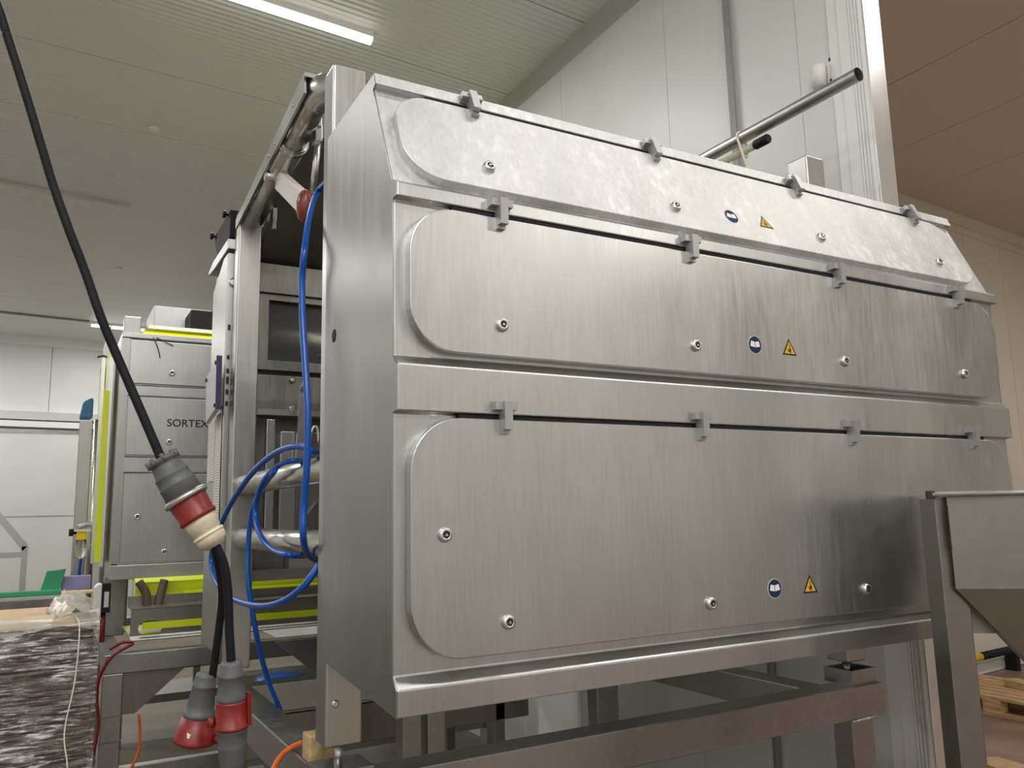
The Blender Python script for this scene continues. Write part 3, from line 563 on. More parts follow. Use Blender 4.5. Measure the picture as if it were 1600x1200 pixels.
obj('tray_lid', MB().hull8([(-0.11, Y2 + 0.47, 2.95), (2.0, Y2 + 0.47, 2.95), (2.0, Y2 + 1.1, 2.98), (-0.14, Y2 + 1.1, 2.98)], [(-0.11, Y2 + 0.47, 3.0), (2.0, Y2 + 0.47, 3.0), (2.0, Y2 + 1.1, 3.055), (-0.14, Y2 + 1.1, 3.055)]), 'fluo_clear', S2)
obj('tray_rim', MB().box(-0.11, 2.0, Y2 + 0.44, Y2 + 0.47, 2.985, 3.01), 'trim_white', S2)
obj('dust_duct', MB().box(-0.01, 0.42, Y2 + 1.2, Y2 + 1.7, 2.95, 3.34), 'galvanised', S2, bevel=0.01)
obj('motor_cover', MB().box(0.22, 0.9, Y2 + 0.9, Y2 + 1.2, 3.0, 3.26), 'black_rubber', S2, bevel=0.01)
obj('side_gusset', MB().prism([(Y2 + 0.5, 2.45), (Y2 + 0.62, 3.02), (Y2 + 1.4, 3.0), (Y2 + 0.6, 2.42)], 0, -0.335, -0.325), 'steel_dark', S2)
for xx_, (ya, yb), mt in ((-0.345, (4.05, 4.45), 'fluo'), (-0.36, (4.62, 4.95), 'fluo_clear')):
    obj('side_guard', MB().box(xx_, xx_ + 0.006, ya, yb, 1.44, 2.79), mt, S2)
obj('side_guard', MB().box(-0.374, -0.340, 4.0, 4.006, 1.45, 2.50), 'fluo', S2)
obj('guard_rail', MB().box(-0.372, -0.350, 4.47, 4.52, 1.42, 2.79), 'steel_bright', S2)
obj('guard_rail', MB().box(-0.350, -0.325, 4.02, 4.05, 1.42, 2.72), 'steel_bright', S2)
obj('wire_end', MB().tube(smooth_path([(-0.40, 4.50, 2.80), (-0.36, 4.49, 2.81), (-0.33, 4.48, 2.79)], 4), 0.006, 8), 'sign_black', S2)
obj('rubber_seal', MB().box(-0.352, -0.346, 4.30, 4.33, 1.75, 2.15), 'black_rubber', S2)
obj('outer_post', MB().box(-0.47, -0.385, 4.95, 5.03, 0.0, 2.42), 'steel_beam', S2, bevel=0.006)
obj('conduit_tube', MB().tube([(-0.365, 4.75, 0.9), (-0.365, 4.75, 2.40)], 0.022, 14), 'steel_tube', S2)
# air filter with clear bowl
af = obj('filter_head', MB().box(-0.46, -0.40, 4.55, 4.62, 1.575, 1.63), 'safety_yellow', S2, bevel=0.005)
obj('filter_bowl', MB().lathe((-0.43, 4.585, 1.575), (-0.43, 4.585, 0), [(0, 0.032), (0.10, 0.030), (0.12, 0.018), (0.125, 0.006)], 18), 'clear_plastic', af)
obj('filter_knob', MB().lathe((-0.46, 4.585, 1.625), (-1, 4.585, 1.625), [(0, 0.012), (0.018, 0.012), (0.019, 0.024), (0.045, 0.024)], 10), 'black_rubber', af)
obj('filter_band', MB().box(-0.475, -0.375, 4.54, 4.63, 1.63, 1.645), 'steel_bright', af)
obj('filter_elbow', MB().tube(smooth_path([(-0.45, 4.58, 1.66), (-0.40, 4.56, 1.675), (-0.35, 4.50, 1.66), (-0.31, 4.42, 1.61)], 5), 0.017, 12), 'galvanised', af)
obj('filter_tube', MB().tube(smooth_path([(-0.425, 4.59, 1.45), (-0.43, 4.60, 1.35), (-0.42, 4.62, 1.22)], 5), 0.010, 10), 'hose_blue', af)
tag(obj('blue_cloth', MB().hull8([(-0.47, 4.98, 2.423), (-0.385, 4.94, 2.423), (-0.40, 5.02, 2.423), (-0.48, 5.06, 2.423)], [(-0.46, 4.97, 2.56), (-0.39, 4.96, 2.58), (-0.39, 5.01, 2.60), (-0.45, 5.03, 2.55)]), 'blue_cloth', None, bevel=0.02, org=(-0.43, 5.0, 2.43)), 'crumpled blue cloth on top of the outer post', 'cloth')
for wy, wd in ((0.0, 0.0),):
    obj('wire_strand', MB().tube(smooth_path([(-0.12, Y2 - 0.01, 2.83), (-0.09, Y2 - 0.02, 2.76), (-0.075, Y2 - 0.015, 2.70)], 4), 0.003, 6).tube(smooth_path([(-0.10, Y2 - 0.01, 2.83), (-0.05, Y2 - 0.02, 2.805), (0.0, Y2 - 0.015, 2.785)], 4), 0.003, 6), 'sign_black', S2)
# stand and take-away trough of the second sorter
ST2 = thing('support_stand', 'dark steel stand with gusset under the second sorter', 'machine stand', (0.4, 3.45, 0.0))
beam(-0.33, 2.05, 3.36, 3.46, 0.885, 0.985, par=ST2); beam(-0.33, 2.05, 5.2, 5.3, 0.885, 0.985, par=ST2)
beam(-0.33, -0.23, 3.46, 5.2, 0.885, 0.985, par=ST2); beam(1.95, 2.05, 3.46, 5.2, 0.885, 0.985, par=ST2)
for lx, ly in ((-0.335, 3.36), (1.95, 3.36), (-0.335, 5.2), (1.95, 5.2)):
    lg = beam(lx, lx + 0.10, ly, ly + 0.10, 0.0, 0.885, 'leg', par=ST2)
    for zc_ in (0.54, 0.67): obj('clamp_band', MB().box(lx - 0.004, lx + 0.104, ly - 0.004, ly + 0.104, zc_ - 0.005, zc_ + 0.005), 'steel_dark', lg)
obj('gusset', MB().prism([(-0.235, 0.885), (0.09, 0.885), (-0.165, 0.665), (-0.235, 0.665)], 1, 3.40, 3.41), 'steel_dark', ST2)
beam(-0.25, 1.95, 3.38, 3.44, 0.30, 0.40, 'lower_rail', par=ST2)
leg2 = beam(-0.30, -0.175, 4.20, 4.32, 0.985, 1.345, 'riser', par=ST2)
TR = thing('discharge_trough', 'olive steel discharge trough with yellow-green lids under the second sorter', 'trough', (0.7, 3.7, 0.985))
def plate_holes(name, outer, holes, y0, y1, mats, parent):
    bm = bmesh.new(); o0 = ORG[root_of(parent).name]; edges = []
    for loop in [outer] + holes:
        vs = [bm.verts.new(Vector((p[0], y0, p[1])) - o0) for p in loop]
        edges += [bm.edges.new((vs[i], vs[(i + 1) % len(vs)])) for i in range(len(vs))]
    r = bmesh.ops.triangle_fill(bm, edges=edges, use_beauty=True)
    fs = list(bm.faces); e = bmesh.ops.extrude_face_region(bm, geom=fs)
    for v in [g for g in e['geom'] if isinstance(g, bmesh.types.BMVert)]: v.co.y += (y1 - y0)
    bmesh.ops.recalc_face_normals(bm, faces=bm.faces)
    me = bpy.data.meshes.new(name); bm.to_mesh(me); bm.free(); me.materials.append(MATS[mats])
    o = bpy.data.objects.new(name, me); COL.objects.link(o); o.parent = parent; return o
plate_holes('side_wall', [(-0.20, 1.045), (1.9, 1.045), (1.9, 1.20), (-0.20, 1.20)], [rrect(-0.16, -0.035, 1.055, 1.135, 0.039, 6), rrect(0.19, 0.34, 1.075, 1.155, 0.039, 6), rrect(0.95, 1.10, 1.08, 1.16, 0.039, 6)], 3.50, 3.506, 'steel_dark', TR)
obj('upper_wall', MB().box(-0.20, 1.9, 3.72, 3.726, 1.205, 1.255), 'steel_dark', TR)
obj('fluorescent_panel', MB().box(-0.16, 1.9, 3.76, 3.766, 1.20, 1.325), 'fluo', TR)
obj('ledge', MB().box(-0.20, 1.9, 3.50, 3.73, 1.198, 1.206), 'steel_dark', TR)
obj('lower_lip', MB().hull8([(-0.20, 3.47, 1.03), (1.9, 3.47, 1.03), (1.9, 3.50, 1.05), (-0.20, 3.50, 1.05)], [(-0.20, 3.47, 1.036), (1.9, 3.47, 1.036), (1.9, 3.50, 1.056), (-0.20, 3.50, 1.056)]), 'steel_dark', TR)
obj('fluorescent_lid', MB().hull8([(-0.16, 3.75, 1.325), (1.9, 3.75, 1.325), (1.9, 4.3, 1.42), (-0.16, 4.3, 1.42)], [(-0.16, 3.75, 1.332), (1.9, 3.75, 1.332), (1.9, 4.3, 1.427), (-0.16, 4.3, 1.427)]), 'fluo', TR)
obj('fluorescent_edge', MB().box(0.10, 1.9, 3.70, 3.74, 1.256, 1.268), 'fluo', TR)
obj('fluorescent_edge', MB().box(-0.14, 1.9, 3.475, 3.482, 1.090, 1.128), 'fluo', TR)
obj('trough_floor', MB().box(-0.20, 1.9, 3.56, 4.0, 1.05, 1.06), 'fluo', TR)
obj('hanging_strap', MB().tube(smooth_path([(-0.15, 3.68, 1.34), (-0.11, 3.66, 1.27), (-0.10, 3.65, 1.17), (-0.08, 3.65, 1.14), (-0.05, 3.66, 1.18), (-0.03, 3.68, 1.26), (-0.01, 3.7, 1.34)], 5), [0.024] * 31, 10), 'carton', TR)

# ---------------------------------------------------------------- transfer conveyor left of the second sorter
CV = thing('belt_conveyor', 'narrow conveyor with green edge strip reaching in from the left', 'conveyor', (-1.2, 4.0, 0.0))
obj('side_rail', MB().box(-2.6, -0.42, 3.72, 3.75, 1.12, 1.27), 'steel_dark', CV, bevel=0.004)
obj('rail_cap', MB().box(-2.6, -0.42, 3.715, 3.80, 1.27, 1.285), 'alu', CV)
obj('green_strip', MB().box(-2.6, -0.545, 3.80, 3.86, 1.285, 1.312), 'green_belt', CV, bevel=0.006)
obj('belt', MB().box(-2.6, -0.45, 3.86, 4.26, 1.270, 1.285), 'white_plastic', CV)
obj('side_rail', MB().box(-2.6, -0.42, 4.30, 4.33, 1.12, 1.27), 'steel_dark', CV, bevel=0.004)
for lx in (-2.4, -0.62):
    for ly in (3.75, 4.25): obj('leg', MB().box(lx, lx + 0.06, ly, ly + 0.05, 0, 1.12), 'steel_dark', CV)
tag(obj('cardboard_strip', MB().box(-0.545, -0.345, 3.74, 3.90, 1.286, 1.298), 'carton_light', None, org=(-0.44, 3.8, 1.286)), 'tan cardboard strip lying at the end of the conveyor', 'cardboard')
BX = thing('junction_box', 'white sensor box with label at the end of the conveyor', 'sensor box', (-0.36, 3.6, 1.17))
obj('housing', MB().prism([(-0.385, 1.175), (-0.345, 1.165), (-0.345, 1.345), (-0.365, 1.345), (-0.385, 1.325)], 1, 3.60, 3.70), 'white_plastic', BX, bevel=0.006)
obj('rear_half', MB().box(-0.345, -0.300, 3.60, 3.70, 1.185, 1.345), 'black_rubber', BX)
obj('type_label', MB().box(-0.333, -0.309, 3.5985, 3.60, 1.215, 1.30), 'paper_print', BX)
obj('stem', MB().tube([(-0.33, 3.65, 1.185), (-0.33, 3.65, 1.02)], 0.014, 10), 'plug_red', BX)
for k_, (nm, mt, pts, lab) in enumerate((('green_carton', 'green_belt', ((-0.60, 4.02), 0.10, 0.12), 'small green carton on the conveyor belt'), ('lilac_carton', 'lilac', ((-0.46, 4.12), 0.16, 0.08), 'flat lilac carton on the conveyor belt'))):
    (cx_, cy_), s_, h_ = pts
    tag(obj(nm, MB().hull8([(cx_ - s_ / 2, cy_, 1.286), (cx_ + s_ / 2, cy_, 1.286), (cx_ + s_ / 2, cy_ + 0.1, 1.286), (cx_ - s_ / 2, cy_ + 0.1, 1.286)], [(cx_ - s_ / 2 + 0.03 * (1 - k_), cy_, 1.286 + h_), (cx_ + s_ / 2 + 0.03 * (1 - k_), cy_, 1.286 + h_ * (1.1 - 0.1 * k_)), (cx_ + s_ / 2 + 0.03 * (1 - k_), cy_ + 0.1, 1.286 + h_), (cx_ - s_ / 2 + 0.03 * (1 - k_), cy_ + 0.1, 1.286 + h_)]), mt, None, bevel=0.002, org=(cx_, cy_ + 0.05, 1.286)), lab, 'carton')
# grey guard rail far left
GR = thing('guard_railing', 'grey square-tube railing standing far back on the left', 'railing', (-1.1, 9.0, 0.0))
obj('slanted_bar', MB().hull8([(-1.12, 8.98, 1.77), (-1.08, 8.98, 1.83), (-1.08, 9.04, 1.83), (-1.12, 9.04, 1.77)], [(-0.84, 8.98, 1.40), (-0.79, 8.98, 1.46), (-0.79, 9.04, 1.46), (-0.84, 9.04, 1.40)]), 'galvanised', GR)
obj('top_bar', MB().box(-2.6, -1.09, 8.98, 9.04, 1.77, 1.83), 'galvanised', GR)
obj('upright', MB().box(-0.85, -0.79, 8.98, 9.04, 0, 1.45), 'galvanised', GR); obj('upright', MB().box(-2.6, -2.54, 8.98, 9.04, 0, 1.80), 'galvanised', GR)
obj('middle_bar', MB().box(-2.6, -0.85, 8.98, 9.04, 1.33, 1.39), 'galvanised', GR)

# ================================================================ WRAPPED CARTON STACK
SX0, SX1, SY0, SY1 = -1.32, -0.478, 1.33, 1.95
CS = thing('wrapped_carton_stack', 'tall stack of flat brown cartons wrapped in shiny stretch film', 'carton stack', (-0.9, 1.64, 0.0))
for zz in (0.0, 0.115):
    for yy_ in (SY0, (SY0 + SY1) / 2 - 0.05, SY1 - 0.1): obj('pallet_board', MB().box(SX0, SX1, yy_, yy_ + 0.1, zz, zz + 0.022), 'wood', CS)
for bx in (SX0, (SX0 + SX1) / 2 - 0.05, SX1 - 0.1):
    for yy_ in (SY0, (SY0 + SY1) / 2 - 0.05, SY1 - 0.1): obj('pallet_block', MB().box(bx, bx + 0.1, yy_, yy_ + 0.1, 0.022, 0.115), 'wood', CS)
zc = 0.138; n_c = 0
while zc < 1.352:
    h = random.choice((0.011, 0.014, 0.017, 0.02, 0.024)); j1, j2, j3 = (random.uniform(-0.008, 0.006) for _ in range(3))
    obj('flat_carton', MB().box(SX0 + j1, SX1 - 0.012 + j2, SY0 + 0.012 + j3, SY1 - 0.01, zc, zc + h - 0.003), 'carton', CS); zc += h
obj('top_carton', MB().box(SX0, SX1 - 0.07, SY0 + 0.03, SY1 - 0.02, 1.366, 1.378), 'carton_light', CS)
# film: rippled skin round the stack
bm = bmesh.new(); nx, nz_ = 40, 90
def skin(fn, n1, n2):
    g = [[bm.verts.new(Vector(fn(i / n1, j / n2)) - ORG[CS.name]) for j in range(n2 + 1)] for i in range(n1 + 1)]
    for i in range(n1):
        for j in range(n2):
            fc_ = bm.faces.new((g[i][j], g[i + 1][j], g[i + 1][j + 1], g[i][j + 1])); fc_.smooth = True
rip = [random.uniform(-1, 1) for _ in range(400)]
def ripple(u, v):
    q = v * 88 + u * 6.0 + 1.4 * math.sin(u * 9); i = int(q) % 380; fr = q - math.floor(q)
    return (rip[i] * (1 - fr) + rip[i + 1] * fr) * 0.0045
skin(lambda u, v: (SX0 + (SX1 - SX0) * u, SY0 - 0.002 + ripple(u, v), 0.13 + 1.235 * v), nx, nz_)
skin(lambda u, v: (SX1 + 0.001 + ripple(u + 1, v), SY0 + (SY1 - SY0) * u, 0.13 + 1.235 * v), 20, nz_)
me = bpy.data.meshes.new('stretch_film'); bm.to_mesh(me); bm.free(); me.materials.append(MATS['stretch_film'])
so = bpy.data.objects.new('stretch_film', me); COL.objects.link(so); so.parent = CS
bm = bmesh.new()
def crumple(u, v):
    return 0.012 * math.sin(9 * u + 5 * v) + 0.008 * math.sin(23 * u - 11 * v) + 0.006 * math.sin(41 * v + 17 * u)
skin(lambda u, v: (SX0 + (SX1 - SX0) * u, SY0 + 0.0 + 0.10 * v, 1.352 + 0.045 * math.sin(math.pi * min(1, v * 0.6)) + 0.6 * crumple(u, v)), 40, 8)
skin(lambda u, v: (SX1 - 0.14 + 0.14 * u + 0.01 * math.sin(9 * v), SY0 + 0.03 + 0.52 * v, 1.365 + 0.035 * math.sin(math.pi * u) + 1.3 * abs(crumple(u, v)) + 0.02 * v), 10, 16)
me = bpy.data.meshes.new('film_edge'); bm.to_mesh(me); bm.free(); me.materials.append(MATS['film_white'])
so = bpy.data.objects.new('film_edge', me); COL.objects.link(so); so.parent = CS
obj('strap', MB().tube(smooth_path([(-0.56, SY0 + 0.3, 1.385), (-0.545, SY0 + 0.05, 1.388), (-0.535, SY0 - 0.012, 1.35), (-0.54, SY0 - 0.013, 1.20), (-0.56, SY0 - 0.012, 1.05), (-0.545, SY0 - 0.012, 0.92), (-0.57, SY0 - 0.012, 0.7)], 6), 0.0022, 6), 'string_white', CS)

# ================================================================ CABLES, PLUGS, HOSES
def plug_parts(root): pass
cab = [(-0.788,0.167,2.706),(-0.773,0.166,2.661),(-0.734,0.165,2.545),(-0.697,0.165,2.429),(-0.675,0.165,2.361),(-0.642,0.152,2.267),(-0.608,0.149,2.181),(-0.576,0.136,2.089),(-0.541,0.131,2.006),(-0.501,0.114,1.911),(-0.451,0.096,1.792)]
e_ = Vector(cab[0]) - Vector(cab[2]); cab = [(-1.02, 0.16, CZ - 0.01), (-0.985, 0.16, 4.1), tuple(Vector(cab[0]) + e_ * 2.6)] + cab
tag(obj('supply_cable', MB().tube(smooth_path(cab, 8), 0.0088, 14), 'cable_black', None, org=(-1.02, 0.16, CZ - 0.01)), 'thick black cable slanting down from the ceiling on the left', 'cable')
ca, cb_ = [Vector(p) for p in [(-0.456,0.096,1.805),(-0.352,0.069,1.631)]]; ln = (cb_ - ca).length
CN = thing('plug_coupling', 'grey and red industrial plug joined to a cream connector, hanging from the slanting cable', 'electrical plug', tuple(ca))
g = MB(); ln_s = ln
def rings(prof): return prof
g.lathe(ca, cb_, [(0.0, 0.013), (0.001, 0.0300), (0.010, 0.0320), (0.012, 0.0270), (0.018, 0.0280), (0.036, 0.0325), (0.038, 0.0345), (0.041, 0.0345), (0.043, 0.0335), (0.058, 0.0350), (0.060, 0.0365), (0.063, 0.0365), (0.065, 0.0355), (0.088, 0.0375)], 26)
gb = obj('plug_body', g, 'plug_grey', CN)
for k in range(8):
    a = 2 * math.pi * k / 8; t = (cb_ - ca).normalized(); u = t.orthogonal().normalized(); w_ = t.cross(u); c_ = ca + (u * math.cos(a) + w_ * math.sin(a)) * 0.0285
    obj('grip_tooth', MB().tube([c_ - t * 0.004, c_ + t * 0.011], 0.0042, 6), 'plug_grey', gb)
obj('collar_ring', MB().lathe(ca + t * 0.086, cb_, [(0, 0.0405), (0.004, 0.0445), (0.009, 0.0445), (0.012, 0.0405)], 26), 'galvanised', CN)
obj('red_sleeve', MB().lathe(ca + t * 0.098, cb_, [(0, 0.0370), (0.002, 0.0375), (0.034, 0.0355), (0.036, 0.0375), (0.042, 0.0375), (0.044, 0.0340)], 26), 'plug_red', CN)
obj('cream_socket', MB().lathe(ca + t * 0.142, cb_, [(0, 0.0330), (0.010, 0.0320), (0.028, 0.0290), (0.030, 0.0265), (0.036, 0.0290), (0.042, 0.0300), (0.052, 0.0290), (0.056, 0.0240), (ln - 0.142, 0.018)], 22), 'plug_cream', CN)
obj('cable_tie', MB().lathe(ca + t * 0.174, cb_, [(0, 0.0310), (0.006, 0.0310)], 22), 'string_white', CN)
cl, cr_ = [(-0.356,0.092,1.643),(-0.340,0.109,1.596),(-0.327,0.126,1.531),(-0.327,0.150,1.459),(-0.332,0.176,1.364)], [(-0.356,0.064,1.638),(-0.337,0.061,1.595),(-0.327,0.066,1.541),(-0.322,0.069,1.473),(-0.315,0.068,1.394)]
tag(obj('branch_cable', MB().tube(smooth_path(cl, 8), 0.0078, 12), 'cable_black', None, org=cl[0]), 'black cable running down to the open red plug', 'cable')
tag(obj('branch_cable', MB().tube(smooth_path(cr_, 8), 0.0085, 12), 'cable_black', None, org=cr_[0]), 'black cable running down to the red-banded coupling', 'cable')
pa, pb = [Vector(p) for p in [(-0.343,0.181,1.372),(-0.358,0.202,1.238)]]; t = (pb - pa).normalized()
P1 = thing('hanging_plug', 'grey plug with open flared red end, hanging tilted', 'electrical plug', tuple(pa))
obj('plug_body', MB().lathe(pa, pb, [(0, 0.010), (0.001, 0.0185), (0.006, 0.0200), (0.020, 0.0215), (0.022, 0.0235), (0.026, 0.0235), (0.028, 0.0220), (0.060, 0.0270), (0.075, 0.0275), (0.077, 0.0310), (0.086, 0.0310)], 24), 'plug_grey', P1)
sk = obj('red_shroud', MB().lathe(pa + t * 0.086, pb, [(0, 0.0310), (0.040, 0.0390), (0.044, 0.0420), (0.050, 0.0420), (0.0505, 0.0370), (0.030, 0.0340), (0.029, 0.001)], 26), 'plug_red', P1)
side = t.cross(Vector((0.4876, 0.8589, 0.157))).normalized()
obj('flap_lug', MB().lathe(pa + t * 0.126 + side * 0.040, pa + t * 0.126 + side, [(0, 0.010), (0.016, 0.008)], 10), 'plug_red', sk)
obj('paint_chip', MB().hull8([tuple(pa + t * (0.108 + dz) + Vector((-0.4876, -0.8589, -0.1)).normalized() * 0.0355 + side * sx) for dz, sx in ((0, -0.006), (0.003, 0.003), (0.010, 0.002), (0.011, -0.004))], [tuple(pa + t * (0.108 + dz) + Vector((-0.4876, -0.8589, -0.1)).normalized() * 0.0385 + side * sx) for dz, sx in ((0.001, -0.005), (0.003, 0.002), (0.009, 0.001), (0.010, -0.003))]), 'sign_white', sk)
qa, qb = [Vector(p) for p in [(-0.317,0.066,1.409),(-0.301,0.098,1.184)]]; t = (qb - qa).normalized()
P2 = thing('hanging_plug', 'straight grey coupling with a red middle band, hanging vertically', 'electrical plug', tuple(qa))
obj('plug_body', MB().lathe(qa, qb, [(0, 0.010), (0.001, 0.0180), (0.005, 0.0205), (0.022, 0.0220), (0.024, 0.0245), (0.028, 0.0245), (0.030, 0.0230), (0.060, 0.0265), (0.066, 0.0290), (0.072, 0.0290), (0.074, 0.0280)], 24), 'plug_grey', P2)
sl = obj('red_sleeve', MB().lathe(qa + t * 0.074, qb, [(0, 0.0285), (0.004, 0.0295), (0.046, 0.0300), (0.047, 0.0335), (0.052, 0.0335), (0.055, 0.0310)], 26), 'plug_red', P2)
obj('lid_hinge', MB().lathe(qa + t * 0.118 + Vector((-0.030, 0.012, 0)), qa + t * 0.118 + Vector((-0.06, 0.024, 0)), [(0, 0.011), (0.012, 0.009)], 10), 'plug_red', sl)
obj('latch_rib', MB().hull8([tuple(qa + t * z_ + Vector((0.026, -0.014, 0)) + Vector(d_)) for z_, d_ in ((0.062, (0, -0.004, 0)), (0.062, (0.008, -0.004, 0)), (0.062, (0.008, 0.004, 0)), (0.062, (0, 0.004, 0)))], [tuple(qa + t * z_ + Vector((0.026, -0.014, 0)) + Vector(d_)) for z_, d_ in ((0.126, (0, -0.004, 0)), (0.126, (0.008, -0.004, 0)), (0.126, (0.008, 0.004, 0)), (0.126, (0, 0.004, 0)))]), 'plug_red', sl)
obj('lower_body', MB().lathe(qa + t * 0.129, qb, [(0, 0.0310), (0.004, 0.0290), (0.030, 0.0265), (0.033, 0.0275), (0.037, 0.0270), (0.070, 0.0240), (0.110, 0.018), (0.112, 0.012)], 24), 'plug_grey', P2)
# blue air hose: four visible runs of one coiled hose
H = thing('air_hose', 'bright blue air hose coiled over the side tubes of the near sorter', 'hose', (0.0, 0.7, 1.65))
for pts, r in (([(0.060,0.733,2.724),(0.060,0.845,2.727),(0.000,0.713,2.596),(-0.045,0.597,2.443),(-0.045,0.618,2.354),(-0.045,0.604,2.237),(-0.045,0.568,2.102),(-0.045,0.535,1.973),(-0.045,0.533,1.834),(-0.045,0.557,1.715),(-0.045,0.557,1.631),(0.000,0.673,1.582),(0.060,0.777,1.558)], 0.0095), ([(0.040,0.704,1.854),(-0.000,0.644,1.871),(-0.030,0.711,1.888),(-0.050,0.871,1.880),(-0.070,1.083,1.833),(-0.090,1.312,1.742),(-0.100,1.502,1.638),(-0.100,1.616,1.543),(-0.100,1.522,1.472),(-0.090,1.305,1.426),(-0.070,0.987,1.421),(-0.050,0.755,1.449),(-0.020,0.634,1.499),(0.020,0.621,1.558)], 0.0095), ([(0.100,1.011,1.864),(0.000,0.822,1.854),(-0.030,0.910,1.844),(-0.050,1.032,1.796),(-0.050,1.124,1.716),(-0.050,1.069,1.644),(-0.040,0.934,1.593),(-0.030,0.737,1.578),(0.100,1.023,1.563)], 0.0085), ([(-0.040,0.908,1.830),(-0.030,1.138,1.779),(-0.030,1.265,1.707),(-0.030,1.312,1.598),(-0.030,1.297,1.480),(-0.010,1.294,1.351),(0.030,1.354,1.224),(0.080,1.424,1.101),(0.125,1.452,1.007),(0.135,1.395,0.927)], 0.0090)):
    obj('hose_run', MB().tube(smooth_path(pts, 7), r, 12), 'hose_blue', H)
og = [(-0.100,0.679,0.966),(-0.060,0.760,1.004),(-0.030,0.798,1.024),(0.000,0.811,1.037),(0.020,0.758,1.060)]
tag(obj('orange_hose', MB().tube(smooth_path(og, 7), 0.0075, 12), 'orange', None, org=og[-1]), 'orange hose arching over the beam beside the wooden block', 'hose')
og = [(-0.31, 3.33, 1.02), (-0.25, 3.33, 1.05), (-0.20, 3.32, 1.04), (-0.29, 3.32, 0.99), (-0.345, 3.33, 0.90), (-0.36, 3.34, 0.80), (-0.345, 3.34, 0.65), (-0.36, 3.33, 0.50)]
tag(obj('extension_cable', MB().tube(smooth_path(og, 6), 0.009, 10), 'plug_red', None, org=og[0]), 'red-orange cord drooping beside the leg of the second stand', 'cord')
og = [(-0.15, 3.36, 0.67), (-0.14, 3.36, 0.58), (-0.145, 3.35, 0.47), (-0.19, 3.34, 0.38)]
tag(obj('extension_cable', MB().tube(smooth_path(og, 6), 0.007, 10), 'orange', None, org=og[0]), 'thin orange cord hanging below the gusset', 'cord')
# floor-level items seen under the sorters
TB = thing('low_conveyor', 'low grey belt conveyor between the two sorters', 'conveyor', (1.0, 2.7, 0.0))
obj('bed', MB().box(0.18, 1.7, 2.45, 3.05, 0.84, 0.88), 'steel_beam', TB)
obj('front_rail', MB().box(0.12, 1.7, 2.36, 2.42, 0.795, 0.90), 'steel_dark', TB, bevel=0.004)
obj('lower_rail', MB().box(0.12, 1.7, 2.38, 2.42, 0.60, 0.78), 'steel_dark', TB, bevel=0.004)
obj('chute_side', MB().hull8([(0.62, 2.60, 0.88), (1.7, 2.60, 0.88), (1.7, 2.62, 0.88), (0.62, 2.62, 0.88)], [(0.42, 2.75, 1.06), (1.7, 2.75, 1.06), (1.7, 2.77, 1.06), (0.42, 2.77, 1.06)]), 'alu', TB)
for lx in (0.3, 1.5):
    for ly in (2.38, 3.0): obj('leg', MB().box(lx, lx + 0.05, ly, ly + 0.05, 0, 0.84), 'steel_dark', TB)
tag(obj('blue_bag', MB().lathe((0.42, 2.62, 0.882), (0.42, 2.62, 2), [(0, 0.09), (0.012, 0.13), (0.03, 0.12), (0.045, 0.06), (0.05, 0.01)], 14), 'blue_film', None, org=(0.42, 2.62, 0.882)), 'bright blue plastic bag lying on the low conveyor', 'bag')
PS = thing('floor_trolley', 'low olive steel trolley on the floor under the second sorter', 'trolley', (0.35, 5.7, 0.0))
obj('deck', MB().box(-0.1, 0.75, 5.5, 6.1, 0.30, 0.36), 'steel_dark', PS)
obj('top_rail', MB().box(-0.1, 0.75, 5.5, 5.54, 0.54, 0.58), 'steel_dark', PS)
for lx in (-0.1, 0.45, 0.70): obj('upright', MB().box(lx, lx + 0.05, 5.5, 5.55, 0.0, 0.58), 'steel_dark', PS)

# ================================================================ HOPPER ON THE RIGHT
hd = Vector((0.74, -0.673, 0)).normalized(); hs = Vector((0.673, 0.74, 0)).normalized(); hp = Vector((1.428, -0.285, 0))
def hpt(a, b_, z): return tuple(hp + hd * a + hs * b_ + Vector((0, 0, z)))
HP = thing('feed_hopper', 'grey sheet-steel hopper on legs in front of the sorter at right', 'hopper', tuple(hp))
HT = 1.707; HC = 1.460
def hbox(mb, a0, a1, b0, b1, z0, z1): return mb.hull8([hpt(a0, b0, z0), hpt(a1, b0, z0), hpt(a1, b1, z0), hpt(a0, b1, z0)], [hpt(a0, b0, z1), hpt(a1, b0, z1), hpt(a1, b1, z1), hpt(a0, b1, z1)])
bod = MB(); A0, A1, B0, B1 = 0.026, 0.92, 0.007, 0.42; TH = 0.003
out_ = [(A0, B0), (A1, B0), (A1 - 0.07, B1), (A0 + 0.07, B1)]
inn = [(A0 + TH, B0 + TH), (A1 - TH, B0 + TH), (A1 - 0.07 - TH, B1 - TH), (A0 + 0.07 + TH, B1 - TH)]
low = [(0.50, 0.17), (0.66, 0.17), (0.66, 0.28), (0.50, 0.28)]
vs = [hpt(a, b_, HT) for a, b_ in out_] + [hpt(a, b_, HC) for a, b_ in out_] + [hpt(a, b_, 0.93) for a, b_ in low] + [hpt(a, b_, HT) for a, b_ in inn] + [hpt(a, b_, HC) for a, b_ in inn] + [hpt(a, b_, 0.93) for a, b_ in [(0.503, 0.173), (0.657, 0.173), (0.657, 0.277), (0.503, 0.277)]]
fs = []
for lev in (0, 4): fs += [(lev + i, lev + (i + 1) % 4, lev + 4 + (i + 1) % 4, lev + 4 + i) for i in range(4)]
for lev in (12, 16): fs += [(lev + i, lev + 4 + i, lev + 4 + (i + 1) % 4, lev + (i + 1) % 4) for i in range(4)]
fs += [(i, 12 + i, 12 + (i + 1) % 4, (i + 1) % 4) for i in range(4)] + [(8 + i, 8 + (i + 1) % 4, 20 + (i + 1) % 4, 20 + i) for i in range(4)]
